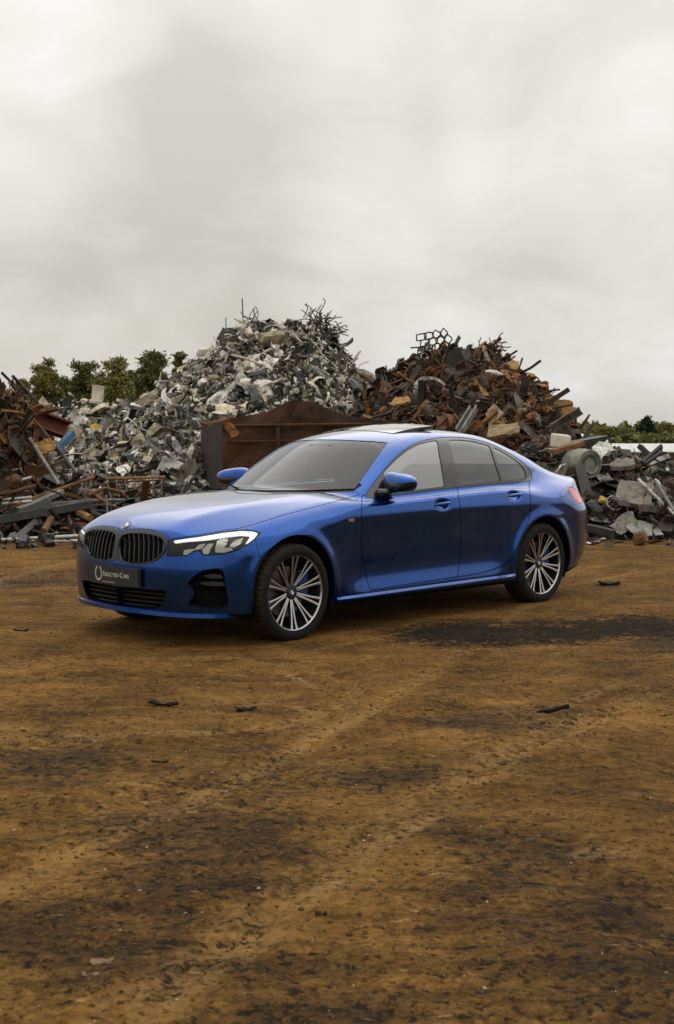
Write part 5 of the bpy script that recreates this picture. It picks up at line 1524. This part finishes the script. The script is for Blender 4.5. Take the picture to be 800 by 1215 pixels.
rod('white_pipe', at(573, 444, 23.8), at(604, 455, 23.6), .045, ALUM[2], 'white curved pipe across the upper brown heap', 'pipe', sag=-.10)
girder('grey_channel', at(545, 512, 20.8), at(562, 484, 21.4), 'U', .12, .10, .02, ALUM[3], 'grey channel bar leaning in the middle of the brown heap')
rod('hooked_rod', at(616, 437, 24.2), at(620, 425, 24.3), .018, RUST[4], 'short dark hook standing at the top right of the brown heap', 'rod')
girder('jutting_beam', at(655, 508, 21.0), at(689, 487, 21.0), 'I', .13, .13, .03, RUST[5], 'grey-brown beam jutting out right of the brown heap')
girder('jutting_beam', at(650, 478, 22.2), at(675, 462, 22.2), 'L', .09, .08, .02, RUST[0], 'thin rusty angle jutting from the right slope of the brown heap')
rod('jutting_rod', at(655, 484, 22.0), at(679, 480, 22.0), .022, RUST[1], 'thin level rod jutting from the right slope of the brown heap', 'rod')
def drum(name, c, rad, L, M, m, label, cat, ribs=True):
    e_ = empty(name, c); tag(e_, label, cat); prof = [(0, -L/2), (rad*.92, -L/2), (rad, -L/2+.01)]
    for k in range(1, 8):
        y = -L/2+L*k/8; prof.append((rad+(.012 if (ribs and k in (3, 5)) else 0), y))
    prof += [(rad, L/2-.01), (rad*.92, L/2), (0, L/2)]
    b_ = MB(); b_.lathe(prof, 28); b_.v = [tuple(M @ Vector(v)) for v in b_.v]; b_.build('shell', m, e_, angle=40)
    b_ = MB(); b_.lathe([(rad*.86, -L/2-.012), (rad*.98, -L/2-.012), (rad*.98, -L/2+.012), (rad*.86, -L/2+.012), (rad*.86, -L/2-.012)], 28); b_.v = [tuple(M @ Vector(v)) for v in b_.v]; b_.build('rim', m, e_, angle=40)
    return e_
drum('rusty_drum', onh(heap2, 659, 494)+Vector((.1, -.25, .05)), .17, .38, E3(70, 10, 20), RUST[3], 'orange rusty drum on the right slope of the brown heap', 'drum')
# -- pieces on the low right heap
def box_thing(name, c, d_, M, m, label, cat, bev=.02):
    o = rbox(name, c, d_, m, None, M.to_euler(), bev, 2); return tag(o, label, cat)
box_thing('cream_box', at(665, 523.5, 19.2), (.26, .18, .20), E3(4, 6, 8), CREAM, 'cream white box on the right end of the scrap above the car boot', 'box', .03)
dg = drum('grey_tank', at(690, 550, 18.8), .20, .38, E3(0, 0, 28), DRUMG, 'large grey round tank in the right-hand heap beside the car tail', 'tank')
b_ = MB(); b_.lathe([(.10, -.21), (.14, -.23), (.14, -.185), (.10, -.185), (.10, -.21)], 28); b_.v = [tuple(E3(0, 0, 28) @ Vector(v)) for v in b_.v]; b_.build('flange', ALUM[3], dg, angle=40)
girder('black_post', at(687, 553, 18.5), at(696, 590, 18.3), 'B', .14, .12, .02, ALUM[4], 'black upright bar in front of the grey tank', 'bar', roll=.3)
quad_panel('black_board', [at(697, 589, 18.3), at(716, 589, 18.3), at(716, 571, 18.5), at(698, 571, 18.5)], .06, ALUM[5], 'black square panel below the grey tank', 'panel', seed=9)
quad_panel('grey_board', [at(730, 592, 17.9), at(772, 602, 17.9), at(776, 574, 18.25), at(736, 569, 18.25)], .10, GREYP, 'large flat grey-beige board tilted in the right-hand heap', 'board', 5, 4, .008, 10)
bent('flatsheet', 'pale_sheet', at(741, 621, 17.55), .36, E3(40, -35, 10), GREYP, 'pale triangular sheet low in the right-hand heap', 'scrap sheet', 3)
bent('plate', 'grey_plate', at(765, 628, 17.4), .48, E3(30, 5, 0), ALUM[3], 'grey plate lying flat at the foot of the right-hand heap', 'metal plate', 4)
bent('ring', 'pale_hoop', at(729, 597, 17.8), .24, E3(60, 0, 20), ALUM[7], 'pale bicycle-like wheel rim in the right-hand heap', 'ring', 2)
bent('block', 'yellow_scrap', at(715, 594, 17.9), .20, E3(20, 10, 70), YEL, 'small yellow and black lump beside the pale wheel rim', 'scrap lump', 3)
rod('long_bar', at(777, 570, 18.0), at(800, 606, 17.7), .024, ALUM[3], 'long grey bar leaning at the right edge', 'bar')
rod('long_bar', at(757, 568, 18.2), at(800, 610, 17.9), .020, ALUM[2], 'thin pale bar leaning across the grey-beige board end', 'bar')
fr_ = [at(762, 549, 19.0), at(785, 529, 19.2), at(783, 538, 19.1), at(766, 550, 19.0)]
b_ = MB(); b_.tube([fr_[0], fr_[1], fr_[2], fr_[3], fr_[0]], .035, 6, False); solid('bent_window_casing', b_.v, b_.f, ALUM[5], 'black bent window frame jutting up in the right-hand heap', 'frame')
girder('black_slab', at(668, 530, 19.4), at(717, 521, 19.6), 'B', .30, .10, .02, ALUM[5], 'long black slab lying along the top of the right-hand heap', 'slab')
girder('rusty_slab', at(655, 536, 19.0), at(690, 526, 19.1), 'B', .24, .06, .02, RUST[2], 'rusty orange slab under the cream box', 'slab')
bent('sheet', 'white_scrap', at(716, 533, 19.2), .36, E3(40, -20, 30), ALUM[2], 'small white bent sheet on top of the right-hand heap', 'scrap sheet', 6)
quad_panel('grey_slab', [at(722, 553, 19.0), at(754, 551, 19.0), at(752, 543, 19.4), at(727, 545, 19.4)], .06, GREYP, 'grey slab lying level near the top of the right-hand heap', 'slab', seed=12)

# ------------------------------------------------------------------ rusty skip
SKIPM = scrap_mat('rusty skip steel', (.085, .032, .010), (.034, .015, .007), .9, 0, .6, (.014, .008, .005), 1.6)
SKIPD = scrap_mat('dark skip steel', (.030, .012, .005), (.016, .008, .004), .95, 0, .4, (.012, .008, .005), 2.0)
sk0 = at(262, 640, 20.6); sk0.z = 0
skip = empty('rusty_skip', (sk0.x, 20.6, 0)); tag(skip, 'rusty brown steel skip with a torn corner behind the car windscreen', 'skip')
def spx(px, py, Y): 
    p = at(px, py, Y); return Vector((p.x-skip.location.x, p.y-skip.location.y, p.z))
def wall(name, top, Y0, Y1, m, nrows=8, seed=1, thick=.05, parent=skip):
    """sheet wall under a top outline read in the photograph, slightly buckled"""
    r = random.Random(seed); V = []; Fc = []; n = len(top)
    for s in (0, 1):
        rr = random.Random(seed)
        for i, (px, py) in enumerate(top):
            Y = Y0+(Y1-Y0)*i/(n-1); p = spx(px, py, Y)
            for j in range(nrows+1):
                w = j/nrows; V.append((p.x, p.y+rr.uniform(-.07, .07)*(w < 1)+s*thick, p.z*w))
    c = nrows+1; N_ = n*c
    for i in range(n-1):
        for j in range(nrows):
            a, b_ = i*c+j, (i+1)*c+j
            Fc += [(a, b_, b_+1, a+1), (N_+a, N_+a+1, N_+b_+1, N_+b_)]
        Fc.append((i*c+nrows, (i+1)*c+nrows, N_+(i+1)*c+nrows, N_+i*c+nrows))
    Fc += [tuple(range(c-1, -1, -1))+tuple(N_+j for j in range(c)), tuple((n-1)*c+j for j in range(c))+tuple(N_+(n-1)*c+j for j in range(c-1, -1, -1))]
    return mesh_obj(name, V, Fc, m, parent, smooth=False)
wall('side_wall', [(264, 498), (280, 495), (300, 492), (318, 488), (332, 481), (345, 475.5), (358, 475), (372, 478), (388, 485), (405, 492), (425, 496), (450, 499), (480, 501)], 20.6, 21.0, SKIPM, 8, 3)
wall('end_wall', [(264, 498), (256, 499), (248, 500), (239, 501)], 20.62, 23.0, SKIPD, 6, 5)
# rails and ribs
for (a, c_, rad) in (((266, 505), (440, 503), .022), ((268, 524), (420, 522), .016)):
    b_ = MB(); p0, p1 = spx(a[0], a[1], 20.53), spx(c_[0], c_[1], 20.9); b_.tube([p0, p1], rad, 6); b_.build('rail', SKIPM, skip)
for px in (330,):
    b_ = MB(); p = spx(px, 500, 20.6+.4*(px-264)/216); b_.box((p.x, p.y-.05, p.z*.5), (.06, .03, p.z)); b_.build('rib', SKIPM, skip)
quad = [spx(237, 506, 20.7), spx(262, 498, 20.5), spx(275, 494, 20.4), spx(250, 500, 20.6)]
V, Fc = sh_sheet(random.Random(5), 6, 3, .30, .10, .6); p = spx(254, 501, 20.5)
o = mesh_obj('torn_flap', [E3(20, -12, 6) @ (v*.46)+p for v in V], Fc, RUST[1], skip, smooth=False)
V, Fc = sh_sheet(random.Random(8), 6, 3, .45, .10, 1.2); p = spx(273, 508, 20.45)
o = mesh_obj('torn_flap', [E3(80, 60, 10) @ (v*.34)+p for v in V], Fc, RUST[2], skip, smooth=False)

# ------------------------------------------------------------------ trees and the far edge
def leaf_mat(name, a, b):
    m = mat(name, a, .65); t = NT(m); v = t.coord('Object')
    t.link(t.ramp(t.noise(v, 1.3, 4, .7), [(.35, a), (.65, b)]), 'Base Color'); m.node_tree.nodes['Principled BSDF'].inputs['Specular IOR Level'].default_value = .2
    return m
LEAF = [leaf_mat('olive leaves', (.11, .115, .025), (.18, .175, .042)), leaf_mat('dark leaves', (.075, .088, .022), (.12, .125, .032)), leaf_mat('yellow green leaves', (.11, .11, .022), (.17, .155, .036)), leaf_mat('conifer needles', (.010, .022, .010), (.020, .036, .014))]
BARK = mat('bark', (.05, .04, .03), .9)
def tree(name, base, H_, Wd, m, label, seed, n=17000, leaf=.11, conifer=False, group=None):
    r = np.random.RandomState(seed); e_ = empty(name, base); tag(e_, label, 'tree', group)
    b_ = MB(); b_.tube([(0, 0, 0), (.03*H_*r.randn()*.3, 0, H_*.35), (0, 0, H_*.8)], [H_*.028, H_*.02, H_*.006], 8)
    tips = []
    nc = 80 if not conifer else 60
    for k in range(nc):
        if conifer:
            u = .1+.9*(k+.5)/nc; ang = k*2.4; rad_ = Wd*.5*(1-u)*r.uniform(.7, 1.1); tip = np.array([math.cos(ang)*rad_, math.sin(ang)*rad_, u*H_-.08*rad_])
        else:
            a = r.rand()*6.283; q = r.rand()**.45; zz = r.uniform(-1, 1); prof = math.sqrt(max(1-zz*zz, .05))*r.uniform(.7, 1.25)
            tip = np.array([math.cos(a)*q*prof*Wd*.56, math.sin(a)*q*prof*Wd*.56, H_*(.52+.44*zz*(.75+.35*r.rand()))])
        tips.append(tip)
        z0 = max(min(tip[2]-.25*Wd*.5, H_*.75), H_*.15) if not conifer else tip[2]
        b_.tube([(0, 0, z0), tuple(tip*[.5, .5, 0]+[0, 0, (z0+tip[2])/2+.03*H_]), tuple(tip)], [H_*.010, H_*.006, H_*.002], 5)
    b_.build('trunk', BARK, e_, smooth=True)
    tips = np.array(tips); c = tips[r.randint(0, nc, n)]
    sp = (Wd*.085 if not conifer else Wd*.05); off_ = r.randn(n, 3)*[sp, sp, sp*.75]
    P0 = c+off_; s = leaf*(.6+.8*r.rand(n)); d1 = r.randn(n, 3); d1 /= np.linalg.norm(d1, axis=1)[:, None]; d2 = np.cross(d1, r.randn(n, 3)); d2 /= np.linalg.norm(d2, axis=1)[:, None]
    V = np.stack([P0-d1*s[:, None]*.6, P0+d2*s[:, None]*.35, P0+d1*s[:, None]*.6, P0-d2*s[:, None]*.35], 1).reshape(-1, 3)
    mesh_obj('crown', V, np.arange(4*n).reshape(-1, 4), m, e_, smooth=False)
    return e_
def tree_px(px, top, wpx, Y, m, label, seed, group=None, **k):
    p = at(px, top, Y); return tree('pine_tree' if k.get('conifer') else 'leafy_tree', (p.x, Y, 0), p.z, wpx/CAM_F*Y, m, label, seed, group=group, **k)
GT = 'trees behind the silver heap'
tree_px(55, 428, 40, 62, LEAF[0], 'pale olive tree leftmost behind the scrap', 1, GT)
tree_px(100, 424, 46, 64, LEAF[1], 'dark broad tree second from the left behind the scrap', 2, GT)
tree_px(137, 421, 46, 60, LEAF[0], 'broad olive tree in the middle behind the scrap', 3, GT)
tree_px(181, 415, 42, 62, LEAF[1], 'tallest tree behind the left slope of the silver heap', 4, GT)
tree_px(215, 418, 24, 58, LEAF[1], 'narrow tree half hidden by the silver heap', 5, GT)
tree_px(25, 450, 34, 66, LEAF[2], 'low pale tree at the left edge behind the scrap', 6, GT)
tree_px(78, 446, 34, 70, LEAF[1], 'low dark bush between the leftmost trees', 7, GT)
tree_px(160, 440, 34, 70, LEAF[1], 'low dark bush right of the broad olive tree', 8, GT)
GT2 = 'far trees on the right'
for k, (px, tp, w_, mi, lab) in enumerate(((692, 510, 26, 2, 'pale green tree just right of the rusty heap on the far edge'), (709, 508, 24, 2, 'yellow-green far tree left of the row'), (726, 510, 22, 1, 'small dark far tree in the middle of the row'), (744, 511, 24, 1, 'dark far tree left of the pine'), (793, 503, 26, 2, 'yellow-green far tree right of the pine'), (815, 506, 30, 1, 'far tree cut by the right edge'))):
    tree_px(px, tp, w_*1.25, 300, LEAF[mi], lab, 20+k, GT2, n=2600, leaf=.42)
tree_px(768, 496.5, 34, 290, LEAF[3], 'dark pine standing out on the far right skyline', 30, GT2, n=3000, leaf=.55, conifer=True)
hg = []
# long hedge closing the far edge
r_ = np.random.RandomState(5); n = 9000; X = r_.uniform(10, 30, n); Zh = r_.rand(n)**.7*(1.28+.10*np.sin(X*1.3)+.08*np.sin(X*3.1)); Yh = 66+r_.randn(n)*.6
d1 = r_.randn(n, 3)*.10; d2 = r_.randn(n, 3)*.07; P0 = np.stack([X, Yh, Zh], 1)
hd = mesh_obj('hedge', np.stack([P0-d1, P0+d2, P0+d1, P0-d2], 1).reshape(-1, 3), np.arange(4*n).reshape(-1, 4), LEAF[1], smooth=False); tag(hd, 'long dark hedge under the far trees on the right', 'hedge', kind='stuff')
# woodland far off round the yard
r_ = np.random.RandomState(8); n = 26000; an = r_.uniform(R(-62), R(62), n); rr_ = 330+r_.randn(n)*4; X = rr_*np.sin(an); Yh = rr_*np.cos(an)
Zh = r_.rand(n)**.75*(3.0+.9*vnoise(an*60, 0*an, 4)+.7*vnoise(an*190, 0*an, 5)); d1 = r_.randn(n, 3)*.55; d2 = r_.randn(n, 3)*.40; P0 = np.stack([X, Yh, Zh], 1)
fw = mesh_obj('far_woodland', np.stack([P0-d1, P0+d2, P0+d1, P0-d2], 1).reshape(-1, 3), np.arange(4*n).reshape(-1, 4), LEAF[1], smooth=False); tag(fw, 'low belt of far woodland along the horizon', 'woodland', kind='stuff')
# low white-roofed shed beyond the right-hand heap
WHITE = scrap_mat('white roof sheet', (.58, .58, .56), (.46, .46, .44), .6, 0, .35)
ps = at(742, 532, 50); sh_ = empty('white_shed', (ps.x+6, 50, 0)); tag(sh_, 'long low white-roofed shed beyond the right-hand heap', 'shed')
zt = at(790, 527, 50).z
b_ = MB(); b_.box((0, 1.5, .35), (12, 3, .70)); b_.build('wall', ALUM[3], sh_)
for k in range(16):
    x0 = -6.1+k*.765; b_ = MB(); V = [(x0, -.2, .70), (x0+.755, -.2, .70), (x0+.755, 3.2, zt), (x0, 3.2, zt)]
    b_.add([Vector(v) for v in V]+[Vector(v)-Vector((0, 0, .04)) for v in V], [(0, 1, 2, 3), (7, 6, 5, 4), (0, 4, 5, 1), (1, 5, 6, 2), (2, 6, 7, 3), (3, 7, 4, 0)]); b_.build('roof_panel', WHITE, sh_)

# ------------------------------------------------------------------ litter on the dirt
def litter(name, px, py, wpx, hpx, m, label, cat, seed, rot=0.0, bend=.7, crum=.07):
    r = random.Random(seed); c = ground_at(px, py); l = ground_at(px-wpx/2, py); s = abs(c.x-l.x)*2
    V, Fc = sh_sheet(r, 7, 3, hpx, crum, bend, .05)
    V = [Matrix.Rotation(rot, 3, 'Z') @ (v*s) for v in V]
    zmin = min(v.z for v in V)
    gz = float(ground_h(np.array([c.x]), np.array([c.y]))[0])
    o = mesh_obj(name, [v+Vector((0, 0, -zmin)) for v in V], Fc, m, smooth=False); o.location = (c.x, c.y, gz-.004)
    return tag(o, label, cat)
DARKL = mat('charred black', (.010, .009, .008), .95, spec=.1)
litter('charred_stick', 657, 843, 62, .10, DARKL, 'long thin black stick lying on the dirt right of the car', 'stick', 1, R(40), .12, .03)
litter('black_flake', 196, 839, 36, .28, DARKL, 'flat black flake lying on the dirt below the car nose', 'flake', 2, R(-10))
litter('black_flake', 292, 844, 26, .5, DARKL, 'small black crumpled flake on the dirt below the front wheel', 'flake', 3, R(15))
litter('black_clod', 723, 694, 26, .6, DARKL, 'dark clod on the dirt right of the rear wheel', 'clod', 4, R(5))
litter('black_flake', 508, 841, 12, .5, DARKL, 'tiny dark flake on the dirt right of centre', 'flake', 5)
litter('black_flake', 25, 749, 18, .4, DARKL, 'small dark flake on the dirt at the left', 'flake', 6)
litter('black_flake', 190, 905, 22, .3, DARKL, 'thin dark flake on the foreground dirt left of centre', 'flake', 7, R(-8))
litter('black_flake', 381, 1087, 16, .7, DARKL, 'dark round flake in the near foreground', 'flake', 8)
STONEM = scrap_mat('pale flat stone', (.17, .105, .050), (.12, .070, .035), .9, 0, .4)
litter('flat_stone', 121, 1142, 26, .8, STONEM, 'pale flat stone at the lower left of the dirt', 'stone', 9)
litter('flat_stone', 107, 1160, 20, .5, STONEM, 'smaller pale stone just below the flat stone at lower left', 'stone', 10)
